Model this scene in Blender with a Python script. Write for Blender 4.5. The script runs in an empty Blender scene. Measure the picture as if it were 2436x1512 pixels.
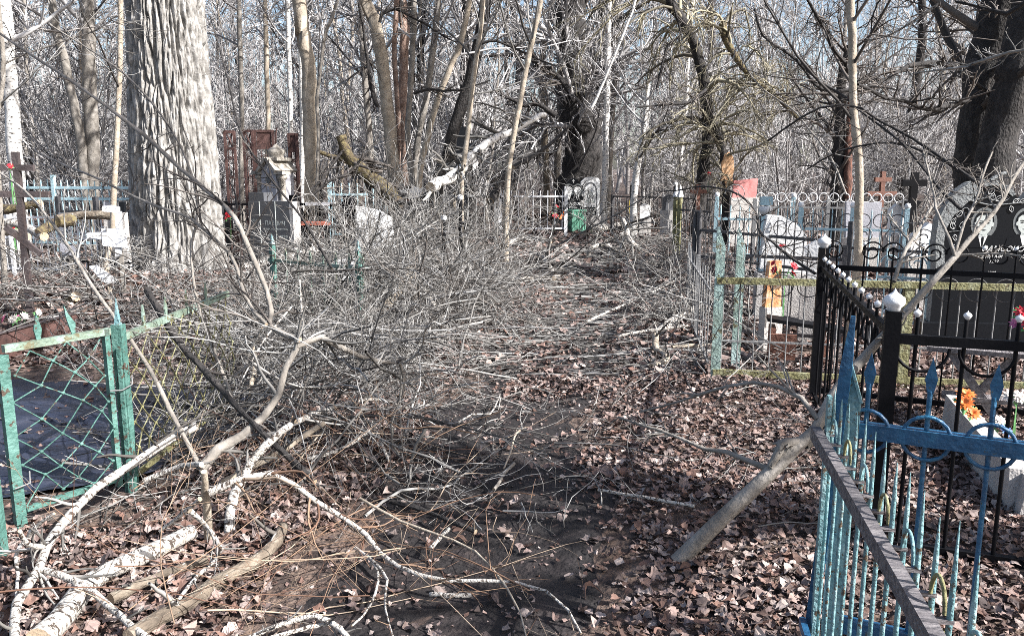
import bpy, math, random
import numpy as np
from mathutils import Vector, Matrix, noise as mnoise

SC = bpy.context.scene
COL = SC.collection
rnd = random.Random(7)
RG = np.random.default_rng(11)
R = math.radians

# ------------------------------------------------------------------ camera, sky, sun, exposure
CAMH, PITCH, FPX, CX, CY = 1.6, R(10.26), 1912.0, 1218.0, 756.0
cam_d = bpy.data.cameras.new('camera')
cam = bpy.data.objects.new('camera', cam_d)
COL.objects.link(cam)
cam.location = (0, 0, CAMH)
cam.rotation_euler = (R(90) - PITCH, 0, 0)
cam_d.sensor_width = 36
cam_d.lens = 36 * FPX / 2436
cam_d.clip_start = 0.05
cam_d.clip_end = 2000
SC.camera = cam
SUN_DIR = Vector((0.90, -0.43, 0.78)).normalized()       # towards the sun
SUN_EL = math.asin(SUN_DIR.z)
SUN_AZ = math.atan2(SUN_DIR.x, SUN_DIR.y)
world = bpy.data.worlds.new('World')
SC.world = world
world.use_nodes = True
wn = world.node_tree.nodes
wl = world.node_tree.links
bg = wn['Background']
sky = wn.new('ShaderNodeTexSky')
sky.sky_type = 'NISHITA'
sky.sun_disc = False
sky.sun_elevation = SUN_EL
sky.sun_rotation = SUN_AZ
sky.dust_density = 2.5
sky.air_density = 1.0
wl.new(sky.outputs[0], bg.inputs[0])
bg.inputs[1].default_value = 0.09
sun_d = bpy.data.lights.new('sun', 'SUN')
sun_d.energy = 5.0
sun_d.angle = R(0.5)
sun_d.color = (1.0, 0.975, 0.95)
sun = bpy.data.objects.new('sun', sun_d)
COL.objects.link(sun)
sun.rotation_euler = SUN_DIR.to_track_quat('Z', 'Y').to_euler()
SC.view_settings.view_transform = 'Standard'
SC.view_settings.look = 'None'
SC.view_settings.exposure = 1.35
SC.view_settings.gamma = 1
SC.render.engine = 'CYCLES'
SC.cycles.use_denoising = False
SC.cycles.max_bounces = 4
SC.cycles.diffuse_bounces = 2
SC.cycles.glossy_bounces = 2
SC.cycles.filter_width = 0.9
SC.cycles.sample_clamp_indirect = 4

# ------------------------------------------------------------------ picture -> place helpers
SP, CP = math.sin(PITCH), math.cos(PITCH)
def ray(px, py):
    a, b = (px - CX) / FPX, (py - CY) / FPX
    return np.array([a, CP - b * SP, -SP - b * CP])
def P(px, py, d):                       # point at forward distance d
    v = ray(px, py)
    return np.array([0, 0, CAMH]) + v * (d / v[1])
def G(px, py, z=0.0):                   # point at height z
    v = ray(px, py)
    return np.array([0, 0, CAMH]) + v * ((z - CAMH) / v[2])
def Z(x0, y0, s):                       # reading taken in an enlarged view
    return lambda x, y: ((x / s + x0) * .9516, (y / s + y0) * .9516)
Z1, Z2T, ZT = Z(0, 0, 2.8326), Z(850, 0, 2.8326), Z(1700, 0, 2.8326)
Z4, ZM, ZR = Z(0, 380, 3.78), Z(540, 300, 3.78), Z(1500, 950, 1.7354)
Z7, Z8, ZB = Z(0, 1050, 1.5544), Z(500, 700, 1.9286), Z(900, 1000, 1.474)
ZA, ZC = Z(2050, 380, 4.447), Z(2060, 660, 3.436)
def pd(zf, pts):                        # list of (x, y, depth)
    out = []
    for x, y, d in pts:
        q = zf(x, y) if zf else (x, y)
        out.append(P(q[0], q[1], d))
    return np.array(out)
def gz(zf, pts):                        # list of (x, y, height)
    out = []
    for x, y, z in pts:
        q = zf(x, y) if zf else (x, y)
        out.append(G(q[0], q[1], z))
    return np.array(out)

# ------------------------------------------------------------------ terrain
PATH_PTS = np.array([(-8, -.35), (0, -.35), (2.7, -.26), (5.1, -.05), (8, .45), (10.6, .95), (15, 1.45), (21, 2.2), (30, 2.8), (60, 3.0)])
def path_x(y):
    return np.interp(y, PATH_PTS[:, 0], PATH_PTS[:, 1])
def sines(x, y, s):
    return (np.sin(x * 1.7 * s + 1.3 + np.sin(y * .9 * s) * 1.1) * np.sin(y * 1.3 * s + .7 + np.sin(x * 1.1 * s))
            + .5 * np.sin(x * 3.9 * s + y * 2.1 * s) * np.sin(y * 4.3 * s - x * 1.3 * s))
def H(x, y):
    x = np.asarray(x, float); y = np.asarray(y, float)
    h = .018 * sines(x, y, 1.0) + .008 * sines(x, y, 3.1)
    h += .42 * np.exp(-((x + 4.9) / 1.5) ** 2 - ((y - 9.3) / 1.0) ** 2)
    h += .30 * np.exp(-((x + 3.0) / .9) ** 2 - ((y - 9.6) / .7) ** 2)
    h += .10 * np.exp(-((x - path_x(y) - 1.9) / .7) ** 2) * np.clip((y - 7) / 3, 0, 1)
    h -= .03 * np.exp(-((x - path_x(y)) / .7) ** 2)
    h += np.clip(y - 45, 0, 400) * .012
    return h

# ------------------------------------------------------------------ mesh builder
class MB:
    def __init__(s):
        s.v = []; s.n = 0; s.lo = []; s.sz = []; s.mi = []; s.sm = []; s.uv = []
    def add(s, v, f, m=0, smooth=False, uv=None, M=None):
        v = np.asarray(v, float).reshape(-1, 3)
        if M is not None:
            M = np.array(M)
            v = v @ M[:3, :3].T + M[:3, 3]
        f = np.asarray(f, np.int64)
        s.v.append(v)
        s.lo.append((f + s.n).ravel())
        s.sz.append(np.full(len(f), f.shape[1], np.int64))
        s.mi.append(np.full(len(f), m, np.int64))
        s.sm.append(np.full(len(f), smooth, bool))
        s.uv.append(np.zeros((f.size, 2)) if uv is None else np.asarray(uv, float).reshape(-1, 2))
        s.n += len(v)
    def box(s, c, d, m=0, M=None, taper=1.0):
        x, y, z = d[0] / 2, d[1] / 2, d[2] / 2
        t = taper
        v = np.array([(-x, -y, -z), (x, -y, -z), (x, y, -z), (-x, y, -z), (-x * t, -y * t, z), (x * t, -y * t, z), (x * t, y * t, z), (-x * t, y * t, z)]) + np.array(c)
        s.add(v, [(0, 3, 2, 1), (4, 5, 6, 7), (0, 1, 5, 4), (1, 2, 6, 5), (2, 3, 7, 6), (3, 0, 4, 7)], m, False, None, M)
    def prism(s, outline, y0, y1, m=0, M=None, side=None):
        n = len(outline)
        o = np.array(outline, float)
        a = np.c_[o[:, 0], np.full(n, y0), o[:, 1]]
        b = np.c_[o[:, 0], np.full(n, y1), o[:, 1]]
        area = np.sum(o[:, 0] * np.roll(o[:, 1], -1) - np.roll(o[:, 0], -1) * o[:, 1])
        if area < 0:
            a = a[::-1]; b = b[::-1]
        s.add(a, [tuple(range(n))], m, False, None, M)
        s.add(b, [tuple(range(n))[::-1]], m, False, None, M)
        q = [(i, i + n, (i + 1) % n + n, (i + 1) % n) for i in range(n)]
        s.add(np.r_[a, b], q, m if side is None else side, False, None, M)
    def lathe(s, prof, sides=12, m=0, M=None, c=(0, 0, 0)):
        th = np.linspace(0, 2 * np.pi, sides, endpoint=False)
        p = np.array(prof, float)
        v = np.stack([p[:, 0:1] * np.cos(th) + c[0], p[:, 0:1] * np.sin(th) + c[1], np.repeat(p[:, 1:2], sides, 1) + c[2]], -1).reshape(-1, 3)
        K = len(p)
        i, j = np.meshgrid(np.arange(K - 1), np.arange(sides), indexing='ij')
        f = np.stack([i * sides + j, i * sides + (j + 1) % sides, (i + 1) * sides + (j + 1) % sides, (i + 1) * sides + j], -1).reshape(-1, 4)
        s.add(v, f, m, True, None, M)
    def tubes(s, pts, rad, sides=4, m=0, caps=False, capm=None, M=None):
        pts = np.asarray(pts, float)
        if pts.ndim == 2:
            pts = pts[None]
        N, K, _ = pts.shape
        rad = np.broadcast_to(np.asarray(rad, float), (N, K))
        t = np.gradient(pts, axis=1)
        t /= np.linalg.norm(t, axis=2, keepdims=True) + 1e-9
        mt = t.mean(1)
        ref = np.where(np.abs(mt[:, 2:3]) > .75, np.array([[.93, .36, 0.]]), np.array([[.08, .05, 1.]]))[:, None, :]
        u = np.cross(t, np.broadcast_to(ref, t.shape)); u /= np.linalg.norm(u, axis=2, keepdims=True) + 1e-9
        w = np.cross(t, u)
        th = np.linspace(0, 2 * np.pi, sides, endpoint=False)
        v = pts[:, :, None, :] + rad[:, :, None, None] * (np.cos(th)[None, None, :, None] * u[:, :, None, :] + np.sin(th)[None, None, :, None] * w[:, :, None, :])
        L = np.concatenate([np.zeros((N, 1)), np.cumsum(np.linalg.norm(np.diff(pts, axis=1), axis=2), 1)], 1)
        base = (np.arange(N) * K * sides)[:, None, None]
        i = np.arange(K - 1)[None, :, None]; j = np.arange(sides)[None, None, :]
        a = base + i * sides + j; b = base + i * sides + (j + 1) % sides
        f = np.stack([a, b, b + sides, a + sides], -1).reshape(-1, 4)
        rm = rad.mean(1)[:, None, None] * 2 * np.pi / sides
        off = np.arange(N)[:, None, None] * .37
        u0 = (j * rm) + off + 0 * i; u1 = ((j + 1) * rm) + off + 0 * i
        v0 = L[:, :-1, None] + 0 * j + off * 3; v1 = L[:, 1:, None] + 0 * j + off * 3
        uv = np.stack([np.stack([u0, v0], -1), np.stack([u1, v0], -1), np.stack([u1, v1], -1), np.stack([u0, v1], -1)], -2).reshape(-1, 2)
        s.add(v.reshape(-1, 3), f, m, True, uv, M)
        if caps:
            cm = m if capm is None else capm
            for n in range(N):
                s.add(v[n, 0], [tuple(range(sides))[::-1]], cm, False, None, M)
                s.add(v[n, -1], [tuple(range(sides))], cm, False, None, M)
    def mesh(s, name, mats):
        me = bpy.data.meshes.new(name)
        v = np.concatenate(s.v); lo = np.concatenate(s.lo); sz = np.concatenate(s.sz)
        me.vertices.add(len(v)); me.vertices.foreach_set('co', v.astype(np.float32).ravel())
        me.loops.add(len(lo)); me.loops.foreach_set('vertex_index', lo.astype(np.int32))
        me.polygons.add(len(sz))
        st = np.concatenate([[0], np.cumsum(sz)[:-1]])
        me.polygons.foreach_set('loop_start', st.astype(np.int32))
        me.polygons.foreach_set('loop_total', sz.astype(np.int32))
        me.polygons.foreach_set('material_index', np.concatenate(s.mi).astype(np.int32))
        me.polygons.foreach_set('use_smooth', np.concatenate(s.sm))
        uvl = me.uv_layers.new(name='UVMap')
        uvl.data.foreach_set('uv', np.concatenate(s.uv).astype(np.float32).ravel())
        for x in (mats if isinstance(mats, (list, tuple)) else [mats]):
            me.materials.append(x)
        me.update(calc_edges=True)
        return me
    def build(s, name, mats, parent=None, loc=None):
        o = bpy.data.objects.new(name, s.mesh(name, mats))
        COL.objects.link(o)
        if parent is not None:
            o.parent = parent
        if loc is not None:
            o.location = loc
        return o

def tag(o, label, cat=None, group=None, kind=None):
    o['label'] = label
    if cat: o['category'] = cat
    if group: o['group'] = group
    if kind: o['kind'] = kind
    return o
def thing(name, label, cat, loc=(0, 0, 0), rz=0.0, group=None):
    o = bpy.data.objects.new(name, None)
    o.empty_display_size = .2
    COL.objects.link(o)
    o.location = loc
    o.rotation_euler = (0, 0, rz)
    return tag(o, label, cat, group)
def dup(root, loc, rz, scale=1.0, label=None):
    r = root.copy(); COL.objects.link(r)
    r.location = loc; r.rotation_euler = (0, 0, rz); r.scale = (scale, scale, scale)
    if label: r['label'] = label
    for ch in list(root.children):
        c = ch.copy(); COL.objects.link(c); c.parent = r
    return r

# ------------------------------------------------------------------ materials
def mat(name, cols, scale=6.0, bump=.3, bscale=None, rough=.85, coord='Object', stretch=(1, 1, 1), island=None, metal=0.0, detail=6.0, dist=.02, spec=None, pos=None, speck=None):
    """noise ramp over cols; island: ramp of per-piece tints that multiplies it; speck: (colour, scale, threshold) of flecks or flaked paint"""
    m = bpy.data.materials.new(name); m.use_nodes = True
    nt = m.node_tree; N = nt.nodes; L = nt.links
    b = N['Principled BSDF']
    b.inputs['Roughness'].default_value = rough
    b.inputs['Metallic'].default_value = metal
    if spec is not None: b.inputs['Specular IOR Level'].default_value = spec
    tc = N.new('ShaderNodeTexCoord'); mp = N.new('ShaderNodeMapping')
    mp.inputs['Scale'].default_value = stretch
    L.new(tc.outputs[coord], mp.inputs[0])
    nz = N.new('ShaderNodeTexNoise'); nz.inputs['Scale'].default_value = scale; nz.inputs['Detail'].default_value = detail
    nz.inputs['Roughness'].default_value = .62
    L.new(mp.outputs[0], nz.inputs['Vector'])
    rp = N.new('ShaderNodeValToRGB')
    el = rp.color_ramp.elements
    n = len(cols)
    ps = pos or [(.30 + .42 * i / max(1, n - 1)) for i in range(n)]
    while len(el) < n: el.new(.5)
    for e, c, p in zip(el, cols, ps):
        e.position = p; e.color = (*c, 1)
    L.new(nz.outputs['Fac'], rp.inputs[0])
    out = rp.outputs[0]
    if speck:
        n2 = N.new('ShaderNodeTexNoise'); n2.inputs['Scale'].default_value = speck[1]; n2.inputs['Detail'].default_value = 4; n2.inputs['Roughness'].default_value = .7
        L.new(mp.outputs[0], n2.inputs['Vector'])
        r2 = N.new('ShaderNodeValToRGB')
        r2.color_ramp.elements[0].position = speck[2]; r2.color_ramp.elements[1].position = speck[2] + .04
        L.new(n2.outputs['Fac'], r2.inputs[0])
        mx = N.new('ShaderNodeMix'); mx.data_type = 'RGBA'
        L.new(r2.outputs[0], mx.inputs[0]); L.new(out, mx.inputs[6]); mx.inputs[7].default_value = (*speck[0], 1)
        out = mx.outputs[2]
    if island:
        g = N.new('ShaderNodeNewGeometry')
        r3 = N.new('ShaderNodeValToRGB'); r3.color_ramp.interpolation = 'LINEAR'
        e3 = r3.color_ramp.elements
        while len(e3) < len(island): e3.new(.5)
        for i, (e, c) in enumerate(zip(e3, island)):
            e.position = i / (len(island) - 1); e.color = (*c, 1)
        L.new(g.outputs['Random Per Island'], r3.inputs[0])
        mx = N.new('ShaderNodeMix'); mx.data_type = 'RGBA'; mx.blend_type = 'MULTIPLY'; mx.inputs[0].default_value = 1
        L.new(out, mx.inputs[6]); L.new(r3.outputs[0], mx.inputs[7])
        out = mx.outputs[2]
    L.new(out, b.inputs['Base Color'])
    if bump:
        nb = N.new('ShaderNodeTexNoise'); nb.inputs['Scale'].default_value = bscale or scale * 2.5; nb.inputs['Detail'].default_value = 5
        L.new(mp.outputs[0], nb.inputs['Vector'])
        bp = N.new('ShaderNodeBump'); bp.inputs['Strength'].default_value = bump; bp.inputs['Distance'].default_value = dist
        L.new(nb.outputs['Fac'], bp.inputs['Height']); L.new(bp.outputs[0], b.inputs['Normal'])
    return m
M = {}
M['ground'] = mat('leafy_soil', [(.018, .012, .011), (.05, .034, .028), (.13, .09, .07), (.22, .17, .14)], 9, .9, 30, .95, dist=.05)
M['mud'] = mat('dark_mud', [(.006, .0045, .005), (.011, .008, .008), (.022, .016, .016), (.07, .053, .046)], 5, .8, 40, .8, dist=.03, pos=[.3, .48, .62, .78])
M['leaf'] = mat('dry_leaf', [(.75, .7, .66), (1, 1, 1)], 25, .35, 60, .8, island=[(.05, .028, .022), (.10, .058, .045), (.19, .11, .085), (.33, .25, .225), (.11, .075, .07), (.46, .39, .36), (.05, .035, .033), (.24, .185, .17)], dist=.01)
M['oakbark'] = mat('furrowed_bark', [(.07, .064, .058), (.25, .24, .225), (.48, .465, .445)], 14, .9, 45, .9, 'UV', (1, .35, 1), dist=.02)
M['birch'] = mat('birch_bark', [(.55, .53, .5), (.68, .66, .63)], 4, .4, 30, .7, 'UV', (1, 2.5, 1), speck=((.04, .035, .03), 9, .56))
M['birch_rough'] = mat('birch_bark_flaking', [(.34, .31, .275), (.6, .575, .53)], 12, .6, 60, .8, 'UV', (1, 1.6, 1), speck=((.06, .045, .035), 24, .525))
M['tan'] = mat('smooth_tan_bark', [(.20, .165, .125), (.33, .28, .22), (.46, .41, .34)], 8, .5, 40, .85, 'UV', (1, .8, 1), speck=((.07, .06, .05), 22, .63))
M['red'] = mat('flaking_red_bark', [(.12, .07, .05), (.28, .19, .15), (.42, .34, .29)], 12, .7, 50, .9, 'UV', (1, .6, 1))
M['grey'] = mat('grey_bark', [(.12, .105, .09), (.22, .2, .175), (.36, .33, .3)], 10, .6, 50, .9, 'UV', (1, .6, 1))
M['dark'] = mat('dark_bark', [(.012, .011, .011), (.026, .023, .022), (.065, .058, .054)], 12, .9, 40, .9, 'UV', (1, .5, 1), dist=.04)
M['logbark'] = mat('lichen_log_bark', [(.06, .047, .035), (.15, .12, .09), (.31, .275, .22)], 16, .9, 50, .9, 'UV', (1, .6, 1), speck=((.42, .42, .38), 26, .63), dist=.02)
M['cut'] = mat('sawn_wood_end', [(.3, .22, .14), (.5, .4, .29)], 20, .3, 50, .8)
M['moss'] = mat('mossy_rotten_bark', [(.03, .024, .018), (.08, .06, .04), (.16, .13, .06), (.20, .17, .08)], 12, .9, 35, .95, 'UV', dist=.03)
M['rot'] = mat('rotten_red_wood', [(.03, .02, .018), (.12, .055, .04), (.3, .13, .08)], 8, .8, 40, .9, 'UV', (3, .5, 1), dist=.03)
M['wood'] = mat('raw_split_wood', [(.30, .15, .07), (.55, .33, .18), (.62, .45, .3)], 14, .5, 50, .8)
M['twig'] = mat('bare_twig', [(.8, .8, .8), (1, 1, 1)], 12, 0, None, .85, island=[(.03, .027, .025), (.20, .19, .175), (.38, .37, .35), (.07, .062, .055), (.48, .47, .455), (.045, .04, .036), (.14, .125, .11)])
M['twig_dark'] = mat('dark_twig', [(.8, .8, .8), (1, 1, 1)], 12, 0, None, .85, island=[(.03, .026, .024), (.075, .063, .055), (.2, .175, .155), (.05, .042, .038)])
M['twig_red'] = mat('reddish_twig', [(.8, .8, .8), (1, 1, 1)], 12, 0, None, .8, island=[(.14, .07, .045), (.26, .17, .11), (.36, .29, .22)])
M['twig_bg'] = mat('bare_branch', [(.8, .8, .8), (1, 1, 1)], 3, 0, None, .9, island=[(.05, .045, .046), (.34, .325, .32), (.56, .55, .55), (.11, .10, .10), (.66, .65, .65), (.26, .235, .22)])
M['twig_moss'] = mat('lichen_twig', [(.8, .8, .8), (1, 1, 1)], 3, 0, None, .9, island=[(.06, .052, .04), (.25, .22, .15), (.36, .33, .24), (.12, .105, .08)])
M['turq'] = mat('turquoise_paint', [(.035, .095, .08), (.065, .16, .135), (.15, .28, .25)], 9, .5, 60, .65, speck=((.06, .04, .028), 24, .57))
M['turq_old'] = mat('faded_turquoise_paint', [(.10, .12, .08), (.17, .23, .18), (.34, .46, .44)], 5, .5, 60, .7, speck=((.13, .12, .07), 17, .55))
M['pale_post'] = mat('flaked_pale_turquoise', [(.12, .15, .11), (.26, .36, .33), (.48, .62, .62)], 3, .5, 60, .75, speck=((.13, .12, .07), 15, .58))
M['moss_paint'] = mat('mossy_yellow_paint', [(.11, .10, .04), (.20, .19, .09), (.33, .34, .22)], 12, .6, 60, .85, speck=((.10, .08, .04), 22, .57))
M['blue'] = mat('blue_paint', [(.008, .04, .09), (.014, .08, .17), (.03, .15, .26)], 10, .7, 50, .42, speck=((.05, .06, .06), 40, .64), dist=.012)
M['cyan'] = mat('light_blue_paint', [(.08, .17, .19), (.15, .28, .30), (.32, .45, .46)], 14, .9, 70, .55, speck=((.10, .075, .05), 36, .58), dist=.012)
M['pale_blue'] = mat('pale_blue_paint', [(.30, .48, .55), (.5, .66, .7)], 8, .3, 50, .6, speck=((.2, .2, .2), 20, .64))
M['wood_grey'] = mat('weathered_grey_wood', [(.06, .055, .06), (.17, .155, .16), (.30, .28, .275)], 10, 1.0, 30, .85, stretch=(6, 1, 6), dist=.015)
M['black'] = mat('black_paint', [(.004, .004, .005), (.008, .008, .010)], 10, .05, 60, .6, spec=.12)
M['iron'] = mat('dark_iron', [(.03, .03, .034), (.07, .068, .072)], 12, .3, 60, .55)
M['grey_iron'] = mat('grey_iron', [(.13, .13, .13), (.27, .27, .27)], 8, .3, 60, .6)
M['white'] = mat('white_paint', [(.6, .6, .6), (.82, .82, .83)], 9, .2, 50, .5)
M['rust'] = mat('rusty_iron', [(.035, .018, .016), (.085, .042, .036), (.14, .075, .063)], 7, .5, 50, .85)
M['cross'] = mat('brown_grey_paint', [(.045, .036, .036), (.075, .06, .06), (.12, .08, .07)], 4, .4, 40, .6)
M['granite'] = mat('grey_granite', [(.075, .078, .085), (.105, .108, .118)], 40, .1, 90, .5, speck=((.2, .2, .21), 60, .68))
M['gabbro'] = mat('polished_black_stone', [(.006, .007, .009), (.011, .012, .015)], 60, 0, None, .35, spec=.18)
M['gabbro_rough'] = mat('hewn_grey_stone', [(.14, .15, .15), (.24, .25, .25)], 30, .7, 60, .8)
M['engrave'] = mat('engraved_grey', [(.42, .45, .43), (.55, .58, .55)], 60, .1, 90, .8)
M['engrave_mid'] = mat('engraved_dim_grey', [(.10, .11, .11), (.17, .18, .18)], 60, .1, 90, .8)
M['engrave_w'] = mat('engraved_white', [(.68, .68, .66), (.8, .8, .78)], 60, .1, 90, .7)
M['marble'] = mat('white_marble', [(.6, .6, .6), (.78, .78, .77)], 4, .3, 40, .6, speck=((.25, .25, .24), 14, .66))
M['lichen'] = mat('lichen_spotted_white', [(.5, .52, .56), (.68, .69, .72)], 6, .5, 40, .8, speck=((.06, .06, .06), 34, .60))
M['plaster'] = mat('old_plaster', [(.3, .3, .33), (.42, .42, .46)], 5, .3, 40, .85)
M['stone_old'] = mat('stained_old_stone', [(.10, .09, .075), (.34, .31, .27), (.5, .47, .42)], 10, .7, 40, .9)
M['concrete'] = mat('concrete', [(.34, .32, .31), (.5, .48, .45)], 6, .5, 60, .9, speck=((.17, .16, .15), 50, .66))
M['tarp'] = mat('dark_blue_sheet', [(.008, .010, .019), (.018, .023, .042), (.05, .055, .08)], 4, .6, 12, .5, dist=.03)
M['green'] = mat('green_bin_paint', [(.04, .15, .095), (.08, .24, .165), (.2, .4, .31)], 5, .3, 30, .6, speck=((.2, .2, .16), 14, .66))
M['pink'] = mat('pink_board', [(.45, .16, .15), (.62, .27, .26)], 4, .3, 20, .8)
M['yellow'] = mat('yellow_paint', [(.5, .38, .06), (.65, .5, .1)], 8, .2, 40, .7)
M['lichen_or'] = mat('orange_rust_flakes', [(.3, .12, .05), (.55, .27, .12), (.66, .6, .5)], 14, .7, 40, .85)
M['brown_wood'] = mat('brown_painted_wood', [(.09, .04, .03), (.2, .09, .06)], 8, .4, 40, .8)
M['plank_red'] = mat('red_bench_paint', [(.3, .08, .05), (.45, .15, .1)], 8, .4, 40, .8)
M['petal_red'] = mat('red_petal', [(.45, .01, .02), (.65, .03, .05)], 20, 0, None, .6)
M['petal_orange'] = mat('orange_petal', [(.6, .13, .02), (.75, .22, .05)], 20, 0, None, .6)
M['petal_blue'] = mat('blue_petal', [(.02, .10, .5), (.08, .3, .7)], 20, 0, None, .6)
M['petal_white'] = mat('cream_petal', [(.6, .52, .45), (.75, .7, .66)], 20, 0, None, .7)
M['petal_pink'] = mat('pink_petal', [(.5, .1, .25), (.6, .2, .35)], 20, 0, None, .7)
M['leaf_green'] = mat('green_cloth_leaf', [(.05, .2, .04), (.2, .42, .18)], 20, 0, None, .7)

# ------------------------------------------------------------------ limbs and twigs
def smooth(pts, n):
    p = np.asarray(pts, float)
    q = np.concatenate([[2 * p[0] - p[1]], p, [2 * p[-1] - p[-2]]])
    seg = np.linalg.norm(np.diff(p, axis=0), axis=1)
    cum = np.concatenate([[0], np.cumsum(seg)]); t = np.linspace(0, cum[-1], n)
    k = np.clip(np.searchsorted(cum, t, 'right') - 1, 0, len(p) - 2)
    u = ((t - cum[k]) / (seg[k] + 1e-9))[:, None]
    a, b, c, d = q[k], q[k + 1], q[k + 2], q[k + 3]
    return .5 * (2 * b + (c - a) * u + (2 * a - 5 * b + 4 * c - d) * u ** 2 + (3 * b - a - 3 * c + d) * u ** 3)
def unit(v):
    return v / (np.linalg.norm(v, axis=-1, keepdims=True) + 1e-9)
def grow(rg, start, d, length, r0, tip, K, wob, up=0.0):
    """N curved tapering shoots -> points (N,K,3), radii (N,K)"""
    N = len(start)
    st = rg.normal(0, wob, (N, K - 1, 3)); st[..., 2] += up
    dirs = unit(d[:, None, :] + np.cumsum(st, 1))
    step = (np.asarray(length) / (K - 1))[:, None, None]
    pts = np.concatenate([start[:, None, :], start[:, None, :] + np.cumsum(dirs * step, 1)], 1)
    t = np.linspace(0, 1, K)[None]
    return pts, np.asarray(r0)[:, None] * (1 - t * (1 - tip))
def spawn(rg, pts, rad, n, t0, t1, ang, lr, rr, rmin=.0):
    """n shoots from each limb -> starts, directions, lengths, radii"""
    N, K, _ = pts.shape
    i = np.repeat(np.arange(N), n)
    t = rg.uniform(t0, t1, N * n) * (K - 1)
    k = np.clip(t.astype(int), 0, K - 2); u = (t - k)[:, None]
    s = pts[i, k] * (1 - u) + pts[i, k + 1] * u
    tan = unit(pts[i, k + 1] - pts[i, k])
    per = unit(np.cross(tan, rg.normal(0, 1, (N * n, 3))))
    a = rg.uniform(ang[0], ang[1], N * n)[:, None]
    d = tan * np.cos(a) + per * np.sin(a)
    L = np.linalg.norm(np.diff(pts, axis=1), axis=2).sum(1)[i] * rg.uniform(lr[0], lr[1], N * n) * (1.15 - .6 * t / (K - 1))
    r = np.maximum((rad[i, k] * (1 - u[:, 0]) + rad[i, k + 1] * u[:, 0]) * rr, rmin)
    return s, d, L, r
def limb(mb, pts, r0, r1, sides=9, n=None, m=0, caps=False, capm=None, knob=.07, jit=.35, rg=None):
    rg = rg or RG
    pts = np.asarray(pts, float)
    Lh = np.linalg.norm(np.diff(pts, axis=0), axis=1).sum()
    n = n or max(8, int(Lh / .12))
    n = min(n, 90)
    c = smooth(pts, n)
    r = np.linspace(r0, r1, n)
    c = c + rg.normal(0, 1, c.shape) * (r * jit * .35)[:, None]
    r = r * (1 + rg.normal(0, knob, n))
    mb.tubes(c, r, sides, m, caps, capm)
    return c[None], r[None]

def crown_mesh(name, pts, rad, rg, n1, h0, l1, n2, n3, mats, rmin=(.008, .005, .0035), up=.06, n4=0, ang=(.6, 1.25)):
    """boughs, side shoots and twigs of a bare tree as one mesh"""
    mb = MB()
    s, d, L, r = spawn(rg, pts, rad, n1, h0, .99, ang, (.9, 1.1), .42, rmin[0] * 1.4)
    L = rg.uniform(l1[0], l1[1], len(s))
    r = np.minimum(r, .02 * L + .01)
    p1, r1 = grow(rg, s, d, L, r, .25, 9, .13, up)
    mb.tubes(p1, r1, 5)
    s, d, L, r = spawn(rg, p1, r1, n2, .15, .98, (.4, 1.0), (.3, .6), .6, rmin[1])
    p2, r2 = grow(rg, s, d, L, r, .35, 7, .16, up * (.5 if up > 0 else .9))
    mb.tubes(p2, r2, 4)
    if n3:
        s, d, L, r = spawn(rg, p2, r2, n3, .15, 1, (.35, .95), (.3, .6), .7, rmin[2])
        p3, r3 = grow(rg, s, d, L, r, .5, 5, .17, .02 if up > 0 else up * .8)
        mb.tubes(p3, r3, 3)
        if n4:
            s, d, L, r = spawn(rg, p3, r3, n4, .1, 1, (.35, .95), (.4, .8), .8, rmin[2])
            p4, r4 = grow(rg, s, d, L, r, .5, 4, .17, .0)
            mb.tubes(p4, r4, 3)
    return mb

def tree(name, label, cat, pts, r0, r1, mk, tw='twig_bg', top=14, n1=22, n2=7, n3=4, h0=.12, l1=(1.2, 3.2), group=None, seed=1, rmin=(.010, .007, .0055), ext=True, n4=0, base=True, up=.06, sides=12, ang=(.6, 1.25)):
    """pts run from the lowest seen point upward; the trunk is carried on to the ground and past the picture's top"""
    rg = np.random.default_rng(seed)
    pts = np.asarray(pts, float)
    if pts[0, 2] > pts[-1, 2]: pts = pts[::-1]
    if base and pts[0, 2] > .02:
        dv = pts[min(1, len(pts) - 1)] - pts[0]
        k = (pts[0, 2] + .15) / max(dv[2], .3)
        k = min(k, 1.2 * (pts[0, 2] + .2))
        b = pts[0] - dv * k * .55; b[2] = -.15
        pts = np.vstack([b, pts])
    if ext and pts[-1, 2] < top:
        dv = unit(pts[-1] - pts[-2]); dv = unit(dv * .75 + np.array([0, 0, .5]))
        pts = np.vstack([pts, pts[-1] + dv * (top - pts[-1, 2]) * .5, pts[-1] + dv * (top - pts[-1, 2])])
    e = thing(name, label, cat, tuple(pts[0]), 0, group)
    q = pts - pts[0]
    mb = MB()
    Lh = np.linalg.norm(np.diff(q, axis=0), axis=1).sum()
    n = int(min(70, max(14, Lh / .22)))
    c = smooth(q, n)
    hh = np.linspace(0, 1, n)
    r = r0 + (r1 - r0) * hh
    r = r * (1 + .55 * np.exp(-hh * Lh / .35)) * (1 + rg.normal(0, .035, n))
    c = c + rg.normal(0, 1, c.shape) * (r * .07)[:, None]
    mb.tubes(c, r, sides)
    mb.build('trunk', M[mk], e)
    if n1:
        cm = crown_mesh('crown', c[None], r[None], rg, n1, h0, l1, n2, n3, None, rmin, up, n4, ang)
        cm.build('crown', M[tw], e)
    return e

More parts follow.
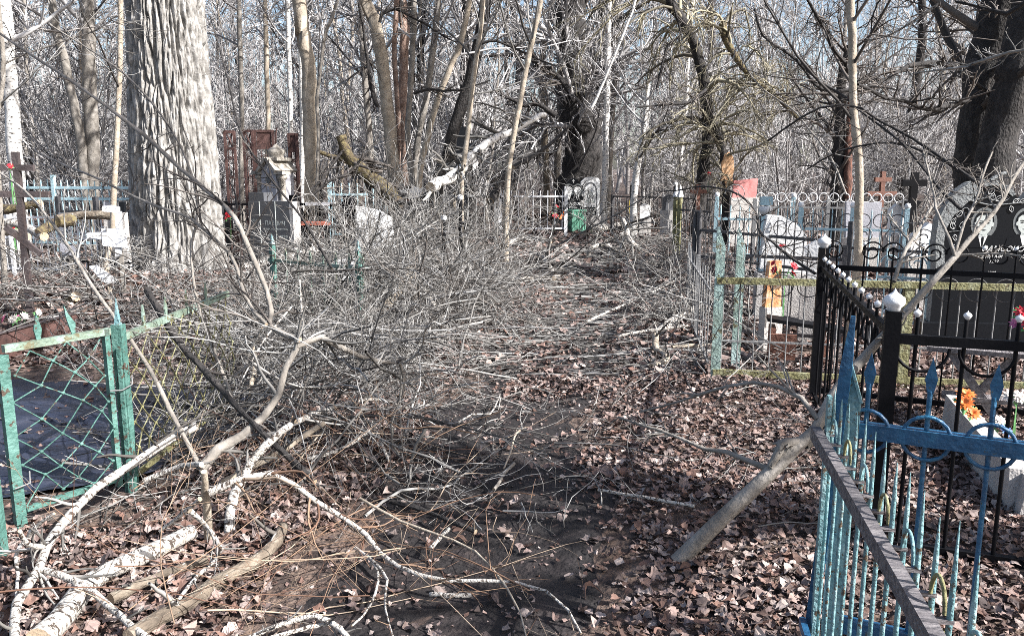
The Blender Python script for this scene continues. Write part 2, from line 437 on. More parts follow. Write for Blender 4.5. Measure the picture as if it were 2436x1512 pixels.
# ------------------------------------------------------------------ ground, path, sky comes from the world
def ground():
    xs = np.unique(np.concatenate([np.linspace(-9, 9, 200), np.linspace(-120, 120, 90)]))
    ys = np.unique(np.concatenate([np.linspace(-4, 16, 240), np.linspace(16, 260, 110)]))
    X, Y = np.meshgrid(xs, ys)
    v = np.stack([X, Y, H(X, Y)], -1).reshape(-1, 3)
    nx, ny = len(xs), len(ys)
    i, j = np.meshgrid(np.arange(ny - 1), np.arange(nx - 1), indexing='ij')
    a = i * nx + j
    f = np.stack([a, a + 1, a + nx + 1, a + nx], -1).reshape(-1, 4)
    mb = MB(); mb.add(v, f, 0, True)
    o = mb.build('ground', M['ground'])
    tag(o, 'leaf strewn forest soil of the graveyard', 'ground', kind='structure')
    # trodden path
    n, w = 150, 15
    ys = np.linspace(.6, 27, n)
    mb = MB(); V = []
    for k, y in enumerate(ys):
        hw = .62 + .13 * math.sin(y * 1.9) + .08 * math.sin(y * 4.7 + 1)
        c = float(path_x(y)) + .08 * math.sin(y * 2.3)
        for q in np.linspace(-1, 1, w):
            x = c + q * hw + (.05 * math.sin(y * 9 + q * 20) if abs(q) > .9 else 0)
            V.append((x, y, float(H(x, y)) + .006 - (.02 if abs(q) > .95 else 0) + .012 * mnoise.noise(Vector((x * 5, y * 5, 0)))))
    i, j = np.meshgrid(np.arange(n - 1), np.arange(w - 1), indexing='ij')
    a = i * w + j
    mb.add(V, np.stack([a, a + 1, a + w + 1, a + w], -1).reshape(-1, 4), 0, True)
    tag(mb.build('path', M['mud']), 'dark muddy trodden path between the graves', 'path', kind='structure')
ground()

def leaves():
    rg = np.random.default_rng(5)
    mb = MB()
    # near leaves: 3 x 5 grids, folded and curled
    def batch(x, y, size, nu, nv, zmax, tilt):
        N = len(x)
        z = H(x, y) + rg.uniform(.008, zmax, N) ** 1.0
        u = np.linspace(-1, 1, nu); vv = np.linspace(0, 1, nv)
        wd = np.sin(np.pi * np.clip(vv * .93 + .05, 0, 1)) ** .8
        lw = size[:, None] * .44 * wd[None] * rg.uniform(.65, 1.25, (N, nv))
        lx = u[None, None, :] * lw[:, :, None]
        ly = (vv[None, :, None] - .5) * size[:, None, None] + 0 * lx
        ly = ly + rg.normal(0, .06, lx.shape) * size[:, None, None]
        lx = lx * rg.uniform(.55, 1.3, lx.shape)
        fold = rg.normal(.25, .35, N)[:, None, None]; curl = rg.normal(0, .9, N)[:, None, None]
        lz = np.abs(lx) * fold + curl * (ly ** 2) / size[:, None, None] + rg.normal(0, .05, lx.shape) * size[:, None, None]
        lz -= lz.min((1, 2), keepdims=True) * .6
        p = np.stack([lx, ly, lz], -1).reshape(N, -1, 3)
        yaw = rg.uniform(0, 2 * np.pi, N); tx = rg.normal(0, tilt, N); ty = rg.normal(0, tilt, N)
        cy_, sy_ = np.cos(yaw), np.sin(yaw)
        def rot(p, ax, c, s):
            q = p.copy(); a, b = [(1, 2), (0, 2), (0, 1)][ax]
            q[..., a] = p[..., a] * c[:, None] - p[..., b] * s[:, None]
            q[..., b] = p[..., a] * s[:, None] + p[..., b] * c[:, None]
            return q
        p = rot(p, 0, np.cos(tx), np.sin(tx)); p = rot(p, 1, np.cos(ty), np.sin(ty)); p = rot(p, 2, cy_, sy_)
        p += np.stack([x, y, z], -1)[:, None, :]
        i, j = np.meshgrid(np.arange(nv - 1), np.arange(nu - 1), indexing='ij')
        a = (i * nu + j).ravel()
        f = np.stack([a, a + 1, a + nu + 1, a + nu], -1)
        f = (f[None] + (np.arange(N) * nu * nv)[:, None, None]).reshape(-1, 4)
        mb.add(p.reshape(-1, 3), f, 0, False)
    def sample(n, x0, x1, y0, y1, mudkeep):
        x = rg.uniform(x0, x1, n * 3); y = rg.uniform(y0, y1, n * 3)
        ok = np.abs(x) < y * .68 + .9
        q = np.abs(x - path_x(y) + .12 * np.sin(y * 2.7)) / .62
        n2 = np.array([mnoise.noise(Vector((a * 1.6, b * 1.1, 3.))) for a, b in zip(x, y)])
        keep = np.where(q < 1, np.where(n2 > .16, .55, mudkeep), np.where(q < 1.25, .6, 1.0)) * np.clip(.75 + n2 * .7, .3, 1)
        tarp = (x < -1.75 - (4 - y) * .0) & (y > 3.4) & (y < 6.6) & (x < -1.3 - (y - 3.6) * .15)
        keep = np.where(tarp, keep * .10, keep)
        ok &= rg.uniform(0, 1, n * 3) < keep
        x, y = x[ok][:n], y[ok][:n]
        return x, y
    x, y = sample(28000, -3.5, 4.6, 1.6, 6.5, .07); batch(x, y, rg.uniform(.022, .064, len(x)) * rg.uniform(.7, 1.1, len(x)), 4, 6, .03, .28)
    x, y = sample(26000, -4, 4.6, 1.6, 7.0, .30); batch(x, y, rg.uniform(.008, .03, len(x)), 2, 3, .015, .3)
    x, y = sample(34000, -8, 8, 6.3, 13, .3); batch(x, y, rg.uniform(.035, .09, len(x)), 2, 4, .04, .32)
    x, y = sample(26000, -18, 18, 12, 30, .5); batch(x, y, rg.uniform(.08, .16, len(x)), 2, 3, .06, .4)
    o = mb.build('fallen_leaves', M['leaf'])
    tag(o, 'brown and pinkish dry leaves lying over the soil', 'leaves', kind='stuff')
leaves()

# ------------------------------------------------------------------ twig heaps
def brush_heap(name, label, n, area, zf, lens, r0, seed, mk, n2=7, n3=3, dirs=None, flat=.35, rmin=.004, squash=1.0):
    """area(rg,n)->x,y ; zf(x,y)->heap height"""
    rg = np.random.default_rng(seed)
    x, y = area(rg, n)
    z = H(x, y) + .03 + rg.uniform(0, 1, n) ** 1.3 * zf(x, y)
    a = rg.uniform(0, 2 * np.pi, n) if dirs is None else dirs(rg, n)
    d = unit(np.stack([np.cos(a), np.sin(a), rg.normal(.08, flat, n)], -1))
    L = rg.uniform(lens[0], lens[1], n)
    st = np.stack([x, y, z], -1) - d * L[:, None] * .4
    st[:, 2] = np.maximum(st[:, 2], .03)
    mb = MB()
    def fix(p):
        h = H(p[..., 0], p[..., 1]) + .012
        p[..., 2] = h + (p[..., 2] - h) * squash
        p[..., 2] = np.where(p[..., 2] < h, h + (h - p[..., 2]) * .12, p[..., 2])
        return p
    p1, r1 = grow(rg, st, d, L, rg.uniform(r0[0], r0[1], n), .35, 10, .12, -.02)
    mb.tubes(fix(p1), r1, 4)
    if n2:
        s, d, L, r = spawn(rg, p1, r1, n2, .1, 1, (.4, 1.0), (.25, .5), .6, rmin)
        p2, r2 = grow(rg, s, d, L, r, .5, 7, .15, -.01)
        mb.tubes(fix(p2), r2, 3)
        if n3:
            s, d, L, r = spawn(rg, p2, r2, n3, .1, 1, (.4, 1.0), (.35, .7), .7, rmin * .8)
            p3, r3 = grow(rg, s, d, L, r, .6, 5, .15, -.01)
            mb.tubes(fix(p3), r3, 3)
    o = mb.build(name, M[mk])
    tag(o, label, 'brushwood', kind='stuff')
    return o
def quad_area(corners):
    c = [G(px, py, 0)[:2] for px, py in corners]
    def f(rg, n):
        u, v = rg.uniform(0, 1, (2, n))
        a = c[0][None] * ((1 - u) * (1 - v))[:, None] + c[1][None] * (u * (1 - v))[:, None] + c[2][None] * (u * v)[:, None] + c[3][None] * ((1 - u) * v)[:, None]
        return a[:, 0], a[:, 1]
    return f
def xy_area(x0, x1, y0, y1):
    return lambda rg, n: (rg.uniform(x0, x1, n), rg.uniform(y0, y1, n))
# big heap beside the path, the tangle over the fence corner, the flat litter on the path, the low heap by the far fences
def heap_edge(y):
    return -.35 + .075 * (y - 7)
def heap_area(rg, n):
    y = rg.uniform(6.6, 13.2, n); u = rg.uniform(0, 1, n)
    e = heap_edge(y)
    return e - u * (e + 2.75), y
heapz = lambda x, y: np.clip((heap_edge(y) - x) * 1.3, .12, 1.08) * np.clip((x + 2.6) * .8, .2, 1) * np.clip(1.25 - np.abs(y - 9.6) * .13, .5, 1)
brush_heap('brushwood', 'tangled heap of pale bare twigs beside the path', 430, heap_area, heapz, (.8, 2.3), (.005, .012), 21, 'twig', 8, 3, flat=.42)
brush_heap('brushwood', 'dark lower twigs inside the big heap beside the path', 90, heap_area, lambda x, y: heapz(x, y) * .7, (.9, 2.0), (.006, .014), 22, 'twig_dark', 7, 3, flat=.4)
brush_heap('brushwood', 'loose sticks and twigs piled along the wire mesh fence', 190, xy_area(-2.2, -.5, 3.9, 7.0), lambda x, y: .55 - .12 * np.abs(x + 1.2), (.7, 1.9), (.004, .010), 23, 'twig', 7, 2, flat=.4, rmin=.0026)
brush_heap('brushwood', 'reddish whips lying over the leaves beside the mesh fence', 46, xy_area(-1.7, -.1, 2.5, 4.6), lambda x, y: .26 + 0 * x, (.6, 1.5), (.0022, .004), 24, 'twig_red', 4, 1, flat=.2, rmin=.0014)
brush_heap('twig_litter', 'flattened pale twigs strewn across the path', 650, xy_area(-.7, 2.2, 6.2, 17), lambda x, y: .10 + 0 * x, (.5, 1.7), (.004, .008), 25, 'twig', 4, 2, flat=.03, rmin=.0035, squash=.25,
           dirs=lambda rg, n: rg.normal(0, .45, n) + np.pi * rg.integers(0, 2, n))
brush_heap('twig_litter', 'thin twigs scattered over the near leaves', 130, xy_area(-.9, 2.0, 3.4, 6.5), lambda x, y: .03 + 0 * x, (.25, .9), (.0022, .0045), 26, 'twig', 3, 1, flat=.03, rmin=.0016)
brush_heap('brushwood', 'low heap of cut boughs and twigs beside the far fences', 130, xy_area(1.75, 3.4, 8.4, 17), lambda x, y: .42 + 0 * x, (.6, 1.7), (.005, .011), 27, 'twig', 6, 3, flat=.3, squash=.8)
brush_heap('brushwood', 'twigs lodged in the fence beside the turquoise posts', 40, xy_area(1.3, 2.1, 5.8, 9), lambda x, y: .4 + 0 * x, (.6, 1.6), (.004, .008), 28, 'twig', 6, 2, flat=.4, rmin=.003)
brush_heap('brushwood', 'twigs and dead stems round the foot of the furrowed tree', 120, xy_area(-6.0, -2.5, 6.6, 10.3), lambda x, y: .42 + 0 * x, (.6, 1.6), (.005, .010), 29, 'twig', 6, 3, flat=.6)
brush_heap('brushwood', 'grey twigs filling the ground between the graves', 260, xy_area(-13, 14, 18.5, 27), lambda x, y: .5 + 0 * x, (1.0, 2.6), (.009, .016), 30, 'twig', 7, 2, flat=.7, rmin=.009)


# ------------------------------------------------------------------ the big furrowed tree
def big_tree():
    b = P(432, 655, 11.6); bx, by = b[0], b[1]
    e = thing('furrowed_tree', 'huge pale tree with deeply furrowed bark behind the mesh fence', 'tree', (bx, by, 0))
    ns = 420
    zs = np.concatenate([np.linspace(-.15, 5.2, 330), np.linspace(5.3, 17, 40)])
    th = np.linspace(0, 2 * np.pi, ns, endpoint=False)
    V = np.zeros((len(zs), ns, 3))
    for i, z in enumerate(zs):
        rb = .56 - .013 * min(z, 12) - .02 * max(0, z - 6) + .16 * math.exp(-z / .55) + .05 * math.exp(-((z - 1.6) / 1.2) ** 2)
        rb = max(rb, .12)
        cx = .02 * z * .6; 
        for j, t in enumerate(th):
            fl = .09 * math.exp(-max(z, 0) / .6) * math.cos(5 * t + 1)
            c, s = math.cos(t), math.sin(t)
            wz = z * .55
            w = mnoise.noise(Vector((c * 2, s * 2, z * .7))) * .30
            a = mnoise.noise(Vector((c * 7.4 + w, s * 7.4 - w, wz * 2.0)))
            a2 = mnoise.noise(Vector((c * 15 - w, s * 15 + w, wz * 6 + 9)))
            f = min(1, abs(a) / .24) ** .8
            f2 = min(1, abs(a2) / .22)
            k = mnoise.noise(Vector((c * 22, s * 22, z * 6)))
            r = rb + fl - .085 * (1 - f) - .035 * (1 - f2) + .016 * k
            V[i, j] = (cx + r * c, r * s, z)
    i, j = np.meshgrid(np.arange(len(zs) - 1), np.arange(ns), indexing='ij')
    a = i * ns + j; b_ = i * ns + (j + 1) % ns
    f = np.stack([a, b_, b_ + ns, a + ns], -1).reshape(-1, 4)
    uv = np.stack([np.stack([j * .0084, zs[i]], -1), np.stack([(j + 1) * .0084, zs[i]], -1), np.stack([(j + 1) * .0084, zs[i + 1]], -1), np.stack([j * .0084, zs[i + 1]], -1)], -2).reshape(-1, 2)
    mb = MB(); mb.add(V.reshape(-1, 3), f, 0, True, uv)
    mb.build('trunk', M['oakbark'], e)
    rg = np.random.default_rng(3)
    c = np.stack([.012 * np.linspace(6, 17, 12), np.zeros(12), np.linspace(6, 17, 12)], -1)
    crown_mesh('crown', c[None], np.linspace(.4, .15, 12)[None], rg, 14, .05, (2.5, 5), 7, 4, None, (.02, .01, .006)).build('crown', M['twig_bg'], e)
big_tree()

# ------------------------------------------------------------------ trees read from the photograph
tree('leaning_tree', 'dark leaning trunk joining a straight neighbour at its foot behind fences', 'tree', pd(Z1, [(595, 1240, 17), (570, 1000, 17), (530, 780, 17), (490, 600, 17), (450, 400, 17), (400, 230, 17), (365, 0, 17)]), .10, .05, 'grey', seed=31, h0=.3)
tree('grey_tree', 'straight brown grey trunk sharing a foot with the leaning one', 'tree', pd(Z1, [(650, 1260, 17.2), (660, 1050, 17.2), (650, 850, 17.2), (630, 600, 17.2), (630, 300, 17.2), (615, 0, 17.2)]), .15, .09, 'grey', seed=32, h0=.3)
tree('young_tree', 'slender cream barked sapling beside the furrowed tree', 'tree', np.vstack([pd(Z4, [(1000, 1120, 9.3), (1020, 950, 9.3), (1070, 700, 9.3), (1070, 500, 9.3), (1080, 300, 9.3)]), pd(Z1, [(830, 900, 9.3), (845, 600, 9.3), (850, 300, 9.3), (855, 0, 9.3)])]), .034, .022, 'tan', 'twig', top=7, n1=14, n2=5, n3=3, h0=.35, l1=(.6, 1.8), seed=33, rmin=(.006, .0045, .0035))
tree('birch_tree', 'white birch with black marks standing behind the metal cross', 'tree', pd(Z1, [(112, 1150, 16), (90, 800, 16), (60, 500, 16), (25, 0, 16)]), .14, .11, 'birch', seed=34, h0=.3, group=None)
tree('young_tree', 'thin bent grey stem in front of the white birch', 'tree', pd(Z1, [(-20, 1000, 9), (5, 700, 9), (22, 520, 9), (18, 350, 9), (-5, 100, 9)]), .028, .018, 'grey', 'twig', top=6, n1=12, n2=6, n3=3, h0=.3, l1=(.8, 2), seed=35, rmin=(.006, .0045, .0035))
tree('tan_tree', 'brown trunk with a mossy foot beside the rusty gates', 'tree', pd(Z1, [(2205, 1390, 14), (2200, 1100, 14), (2195, 800, 14), (2185, 500, 14), (2150, 250, 14), (2120, 0, 14)]), .125, .10, 'tan', seed=36, h0=.3, n1=30)
tree('young_tree', 'thin pale stem rising close beside the brown mossy footed trunk', 'tree', pd(Z1, [(2245, 1380, 13.8), (2255, 1000, 13.8), (2245, 700, 13.8), (2270, 500, 13.8), (2300, 250, 13.8), (2390, 0, 13.8)]), .035, .02, 'grey', top=8, n1=12, h0=.3, seed=37)
for sd, x, nm in ((38, 2045, 'birch'), (39, 2130, 'birch'), (40, 1885, 'tan'), (41, 1700, 'grey')):
    tree('thin_tree', {38: 'thin white birch stem above the ruined shrine', 39: 'white birch stem between shrine and brown trunk', 40: 'slim tan trunk rising over the rusty gates', 41: 'slim grey stem between furrowed tree and rusty gates'}[sd], 'tree',
         pd(Z1, [(x + 8, 1200, 19), (x + 12, 800, 19), (x, 400, 19), (x - 10, 0, 19)]), .06, .04, nm, seed=sd, h0=.3)
# clump of diverging trunks
cl = [('tan', .10, .13, [(170, 0), (230, 100), (270, 250), (290, 400), (320, 600), (340, 800), (360, 1000), (380, 1200), (400, 1290)], 'thick smooth trunk with dark collars in the diverging clump', 15.4),
      ('red', .04, .05, [(400, 0), (385, 300), (395, 600), (415, 900), (415, 1270)], 'thin reddish trunk close beside the thick smooth one of the clump', 15.6),
      ('red', .08, .09, [(440, 0), (455, 200), (450, 500), (445, 900), (455, 1290)], 'spotted reddish brown trunk in the middle of the clump', 15.8),
      ('grey', .042, .055, [(525, 0), (515, 300), (500, 600), (480, 900), (490, 1150), (515, 1300)], 'wavy grey trunk just beyond the reddish spotted one', 15.3),
      ('grey', .05, .065, [(690, 0), (650, 400), (610, 700), (560, 950), (525, 1200), (520, 1290)], 'dark leaning trunk of the clump with a mossy scar', 15.5),
      ('tan', .04, .06, [(900, 100), (800, 430), (720, 620), (650, 850), (600, 1050), (560, 1280)], 'pale trunk of the clump that leans the most', 15.2)]
for k, (mk, r1, r0, pts, lab, d) in enumerate(cl):
    tree('clump_tree', lab, 'tree', pd(Z2T, [(x, y, d) for x, y in pts]), r0, r1, mk, seed=50 + k, h0=.28, group='trees of the diverging clump', n1=20)
tree('leaning_tree', 'black leaning trunk beside the stone cross', 'tree', pd(Z2T, [(1030, 0, 15.5), (1010, 130, 15.5), (950, 450, 15.5), (880, 700, 15.5), (800, 920, 15.5), (770, 1100, 15.5), (700, 1270, 15.5)]), .12, .085, 'dark', seed=60, h0=.3, n1=30)
tree('young_tree', 'slim pale stem passing in front of the stone cross', 'tree', pd(Z2T, [(1010, 0, 12.5), (990, 250, 12.5), (950, 500, 12.5), (920, 800, 12.5), (895, 1000, 12.5), (870, 1200, 12.5), (860, 1400, 12.5)]), .04, .03, 'tan', 'twig', seed=61, top=8, n1=14, h0=.35, n2=6)
tree('young_tree', 'slim pale stem leaning over the fallen birch', 'tree', pd(Z2T, [(1420, 0, 12), (1380, 200, 12), (1330, 430, 12), (1280, 700, 12), (1230, 950, 12), (1195, 1200, 12), (1180, 1430, 12)]), .046, .03, 'tan', 'twig', seed=62, top=8, n1=16, h0=.35, n2=6)
tree('grey_tree', 'tall dark trunk rising behind the two lettered headstones', 'tree', pd(Z2T, [(1690, 1280, 26), (1730, 1080, 26), (1700, 850, 26), (1660, 600, 26), (1640, 300, 26), (1620, 0, 26)]), .62, .34, 'dark', seed=63, h0=.2, n1=40, l1=(2, 5), n2=9, n3=5)
tree('grey_tree', 'second dark trunk behind the pale headstone', 'tree', pd(Z2T, [(1780, 1250, 27), (1780, 1000, 27), (1820, 700, 27), (1880, 400, 27), (1890, 0, 27)]), .3, .24, 'dark', seed=64, h0=.2, n1=40, l1=(2, 5), n2=9, n3=5)
tree('young_tree', 'pale leaning stem crossing the dark trunks behind the headstones', 'tree', pd(Z2T, [(1780, 770, 17), (1840, 640, 17), (1950, 380, 17), (2060, 100, 17), (2090, 0, 17)]), .022, .04, 'birch', seed=65, top=9, n1=16, h0=.2, base=False)
tree('birch_tree', 'broken white birch stub among twigs beyond the pale headstone', 'tree', pd(Z2T, [(2090, 1310, 20), (2105, 1180, 20), (2130, 1050, 20), (2160, 850, 20), (2180, 600, 20)]), .10, .05, 'birch', seed=66, ext=False, n1=10, h0=.4)
tree('birch_tree', 'slim white birch just behind the pale headstone', 'tree', pd(Z2T, [(1870, 1400, 24), (1880, 1150, 24), (1885, 900, 24)]), .10, .07, 'birch', seed=67, h0=.3)
# drooping mossy tree with the torn foot
tree('drooping_tree', 'crooked dark trunk with lichen and hanging yellowish twigs', 'tree', pd(ZT, [(160, 1260, 18.5), (200, 1000, 18.5), (200, 850, 18.5), (185, 640, 18.5), (150, 500, 18.5), (110, 330, 18.5), (60, 230, 18.5), (0, 120, 18.5), (-60, 40, 18.5)]), .15, .09, 'dark', 'twig_moss', seed=70, top=7, n1=30, n2=8, n3=5, h0=.3, l1=(1.2, 2.8), up=-.20, ang=(.4, 1.0))
tree('broken_tree', 'snapped yellow mossed trunk whose top hangs down', 'tree', pd(ZT, [(850, 850, 18), (760, 760, 18), (640, 650, 18), (520, 560, 18), (440, 470, 18), (370, 370, 18), (310, 240, 18), (300, 170, 18)]), .03, .085, 'moss', 'twig_moss', seed=71, ext=False, base=False, n1=30, n2=8, n3=4, h0=.1, l1=(.8, 2.0), up=-.20, ang=(.4, 1.0))
def torn_trunk():
    pts = pd(ZT, [(330, 1450, 17.8), (325, 1330, 17.8), (322, 1235, 17.8), (305, 1100, 17.8), (270, 960, 17.8), (235, 850, 17.8), (262, 165, 17.8)])
    pts = pts[:6]
    e = thing('broken_tree', 'dark stem torn open to raw orange wood', 'tree', (pts[0][0], pts[0][1], 0))
    q = pts - np.array([pts[0][0], pts[0][1], 0])
    q = np.vstack([[0.02, 0, -.1], q])
    mb = MB(); limb(mb, q, .10, .075, 9); mb.build('trunk', M['dark'], e)
    mb = MB()
    c = q[3] + np.array([.0, -.11, .12])
    o = [(-.13, -.28), (-.10, -.1), (-.13, .1), (-.07, .3), (.03, .36), (.12, .24), (.15, 0), (.12, -.18), (.16, -.36), (.06, -.22), (.0, -.4), (-.05, -.2)]
    mb.prism(o, -.02, .05, 0, Matrix.Translation(c)); mb.build('torn_wood', M['wood'], e)
    rg = np.random.default_rng(72)
    crown_mesh('crown', smooth(q, 12)[None], np.full((1, 12), .08), rg, 16, .4, (.8, 2), 8, 4, None, (.008, .006, .0055), -.06).build('crown', M['twig_moss'], e)
torn_trunk()
# pale thin tree and rotten trunk behind it
tree('young_tree', 'thin white grey barked tree with one trunk rising from the fenced graves', 'tree', np.vstack([pd(ZT, [(1205, -10, 7.6), (1220, 250, 7.6), (1220, 500, 7.6), (1225, 750, 7.6), (1250, 1000, 7.6), (1270, 1200, 7.6), (1270, 1400, 7.6)]), pd(ZA, [(425, 600, 7.6), (430, 900, 7.6), (425, 1240, 7.6), (400, 1420, 7.6)])]), .042, .030, 'tan', 'twig_dark', seed=73, top=6.5, n1=20, n2=6, n3=3, h0=.3, l1=(.8, 2.4), rmin=(.007, .005, .0035))
def rotten():
    pts = pd(ZT, [(1120, 1400, 16), (1125, 1200, 16), (1130, 900, 16), (1135, 700, 16), (1150, 500, 16), (1180, 390, 16), (1195, 325, 16)])
    pts = np.vstack([[pts[0][0], pts[0][1], -.1], pts])
    e = thing('dead_tree', 'rotten dark snag with red brown wood behind the pale thin tree', 'tree', (pts[0][0], pts[0][1], 0))
    q = pts - np.array([pts[0][0], pts[0][1], 0])
    mb = MB(); limb(mb, q, .21, .05, 11, 30, knob=.12); mb.build('trunk', M['dark'], e)
    mb = MB(); q2 = q[1:5] + np.array([.13, -.12, 0]); limb(mb, q2, .09, .03, 8, 20, knob=.2); mb.build('bare_wood', M['rot'], e)
    rg = np.random.default_rng(74)
    crown_mesh('crown', smooth(q, 20)[None], np.linspace(.2, .06, 20)[None], rg, 24, .3, (.5, 1.8), 7, 4, None, (.01, .007, .0055), -.02).build('crown', M['twig_dark'], e)
rotten()
# massive dark trunks
tree('dark_tree', 'massive black barked trunk behind the dark lobed headstone', 'tree', pd(ZT, [(2090, 1300, 11), (2110, 900, 11), (2150, 600, 11), (2210, 300, 11), (2270, 40, 11)]), .27, .22, 'dark', 'twig_dark', seed=75, top=12, n1=30, n2=8, n3=4, h0=.2, l1=(1.5, 3.6), rmin=(.012, .007, .005), sides=20)
tree('dark_tree', 'black trunk with lit scaly bark leaning at the picture edge', 'tree', pd(ZT, [(2190, 1300, 10.3), (2270, 900, 10.3), (2350, 600, 10.3), (2440, 200, 10.3)]), .23, .19, 'dark', 'twig_dark', seed=76, top=12, n1=24, n2=8, n3=4, h0=.25, l1=(1.2, 3), rmin=(.012, .007, .005), sides=18)

tree('edge_tree', 'dark tree just past the picture edge whose knotted bough enters at the top', 'tree', np.array([(4.9, 1.9, 0), (5.0, 1.85, 3), (4.8, 1.9, 7)]), .20, .15, 'dark', 'twig_dark', top=11, n1=26, n2=7, n3=4, h0=.2, l1=(1.2, 3.0), seed=77, rmin=(.012, .008, .006))
# ------------------------------------------------------------------ fallen trunks and boughs
def bough(name, label, pts, r0, r1, mk, tw=None, n2=0, n3=2, l2=(.12, .3), seed=1, cut=True, group=None, sides=9, rmin=.002, ang=(.4, 1.0), up=0.0, cat='branch'):
    """one fallen or leaning limb; its side shoots are a child mesh"""
    rg = np.random.default_rng(seed)
    pts = np.asarray(pts, float)
    mb = MB()
    c, r = limb(mb, pts, r0, r1, sides, None, 0, cut, 1, rg=rg)
    few = 0 < n2 < 12
    if not few:
        o = mb.build(name, [M[mk], M['cut'], M[tw or 'twig']])
        tag(o, label, cat, group)
    if n2:
        t = mb if few else MB()
        tm = 2 if few else 0
        s, d, L, q = spawn(rg, c, r, n2, .05, 1, ang, l2, .5, rmin)
        p2, r2 = grow(rg, s, d, L, q, .4, 8, .13, up)
        t.tubes(p2, r2, 4, tm)
        if n3:
            s, d, L, q = spawn(rg, p2, r2, n3, .1, 1, (.35, .9), (.25, .5), .7, rmin * .8)
            p3, r3 = grow(rg, s, d, L, q, .5, 6, .14, up * .5)
            t.tubes(p3, r3, 3, tm)
        if few:
            o = mb.build(name, [M[mk], M['cut'], M[tw or 'twig']])
            tag(o, label, cat, group)
        else:
            t.build('side_twigs', M[tw or 'twig'], o)
    return o
bough('fallen_birch', 'bright white birch trunk fallen aslant over the brush heap', pd(Z2T, [(1450, 815, 14.5), (1380, 840, 14.3), (1240, 920, 14), (1100, 980, 13.6), (1010, 1040, 13.3), (900, 1140, 12.8), (820, 1230, 12.4), (640, 1330, 11.6)]), .045, .085, 'birch', 'twig', 26, 3, (.12, .3), 80, cat='log')
bough('fallen_tree', 'dark straight trunk leaning aslant below the tall black trunks', pd(Z2T, [(1360, 1075, 15), (1200, 1190, 14.5), (1130, 1310, 14.2), (1060, 1430, 13.8)]), .05, .075, 'dark', 'twig_dark', 14, 3, (.2, .5), 81, cat='log')
bough('leaning_sapling', 'thin black stem slanting down in front of the headstones', pd(Z2T, [(1640, 880, 14), (1600, 920, 14), (1450, 1050, 13.8), (1230, 1190, 13.4)]), .022, .04, 'dark', 'twig_dark', 14, 3, (.2, .5), 82)
bough('snapped_tree', 'thick mossy black trunk snapped and leaning with an upright stub', pd(ZM, [(1190, 150, 14), (1200, 230, 14), (1245, 320, 14), (1300, 410, 14), (1400, 500, 14), (1530, 600, 14), (1640, 700, 13.8), (1700, 800, 13.6)]), .085, .15, 'moss', 'twig_dark', 20, 3, (.2, .5), 83, cat='log', sides=12)
bough('dead_limb', 'black split limb lying across the mossy trunk end', pd(ZM, [(980, 300, 14), (1080, 340, 14), (1180, 360, 14), (1290, 400, 14)]), .03, .06, 'moss', 'twig_dark', 8, 2, (.3, .6), 84)
bough('leaning_sapling', 'long black stem slanting up beside the white stone slab', pd(ZM, [(880, 690, 11.5), (1010, 550, 11.6), (1130, 380, 11.8), (1190, 310, 12)]), .025, .014, 'dark', 'twig_dark', 12, 3, (.2, .5), 85)
bough('leaning_sapling', 'second black stem slanting over the dark iron fence', pd(ZM, [(920, 705, 11.5), (1080, 570, 11.6), (1250, 500, 11.8), (1480, 250, 12), (1590, 160, 12.3)]), .022, .01, 'dark', 'twig_dark', 12, 3, (.2, .4), 86)
bough('birch_log', 'white birch log lying in front of the grey grave stele', gz(ZM, [(260, 1410, .30), (420, 1370, .34), (600, 1330, .4), (800, 1270, .46), (960, 1230, .5)]), .09, .07, 'birch_rough', 'twig', 6, 2, (.3, .6), 87, cat='log')
bough('cut_log', 'short cut log end sticking out of the brush heap', gz(Z8, [(890, 132, .28), (930, 85, .3), (985, 20, .42), (1010, -40, .5)]), .05, .06, 'tan', seed=88, cat='log')
bough('birch_branch', 'white branch running down through the brush heap to the path', gz(Z8, [(1055, 0, .45), (1100, 80, .4), (1150, 160, .3), (1195, 235, .2)]), .02, .028, 'birch_rough', 'twig', 12, 3, (.3, .6), 89)
bough('birch_branch', 'white stick half hidden at the edge of the brush heap', gz(Z8, [(870, 320, .12), (920, 260, .16), (975, 200, .22)]), .025, .022, 'birch_rough', 'twig', 4, 2, (.3, .6), 90)
bough('birch_branch', 'cut birch piece lying across the far end of the brush heap', gz(None, [(1195, 585, .1), (1250, 565, .14), (1310, 575, .1)]), .05, .045, 'birch_rough', 'twig', 8, 3, (.4, .8), 91)
bough('birch_branch', 'crooked birch piece with a dark broken end on the path edge', gz(None, [(1265, 600, .14), (1290, 610, .14), (1310, 640, .1), (1318, 662, .05)]), .045, .04, 'birch_rough', 'twig', 8, 3, (.4, .8), 92)
bough('birch_branch', 'pale branch lying flat across the twig strewn path', gz(None, [(1165, 675, .12), (1220, 665, .14), (1270, 660, .1), (1330, 655, .06)]), .03, .025, 'birch_rough', 'twig', 8, 3, (.4, .8), 93)
bough('birch_log', 'birch log lying across the path end before the green bin', gz(None, [(1405, 545, .1), (1440, 542, .12), (1480, 536, .1), (1520, 528, .1)]), .09, .1, 'birch_rough', 'twig', 6, 2, (.2, .4), 94, cat='log')
bough('bent_branch', 'arched white branch standing in the twigs beside the path end', gz(None, [(1480, 520, .7), (1490, 545, .5), (1500, 575, .3), (1520, 590, .15)]), .05, .06, 'birch_rough', 'twig', 10, 3, (.4, .9), 95)
bough('bent_branch', 'low hooked birch branch on the path short of the bin', gz(None, [(1400, 605, .08), (1410, 588, .22), (1440, 582, .25), (1465, 600, .12)]), .04, .04, 'birch_rough', 'twig', 10, 3, (.5, .9), 96)
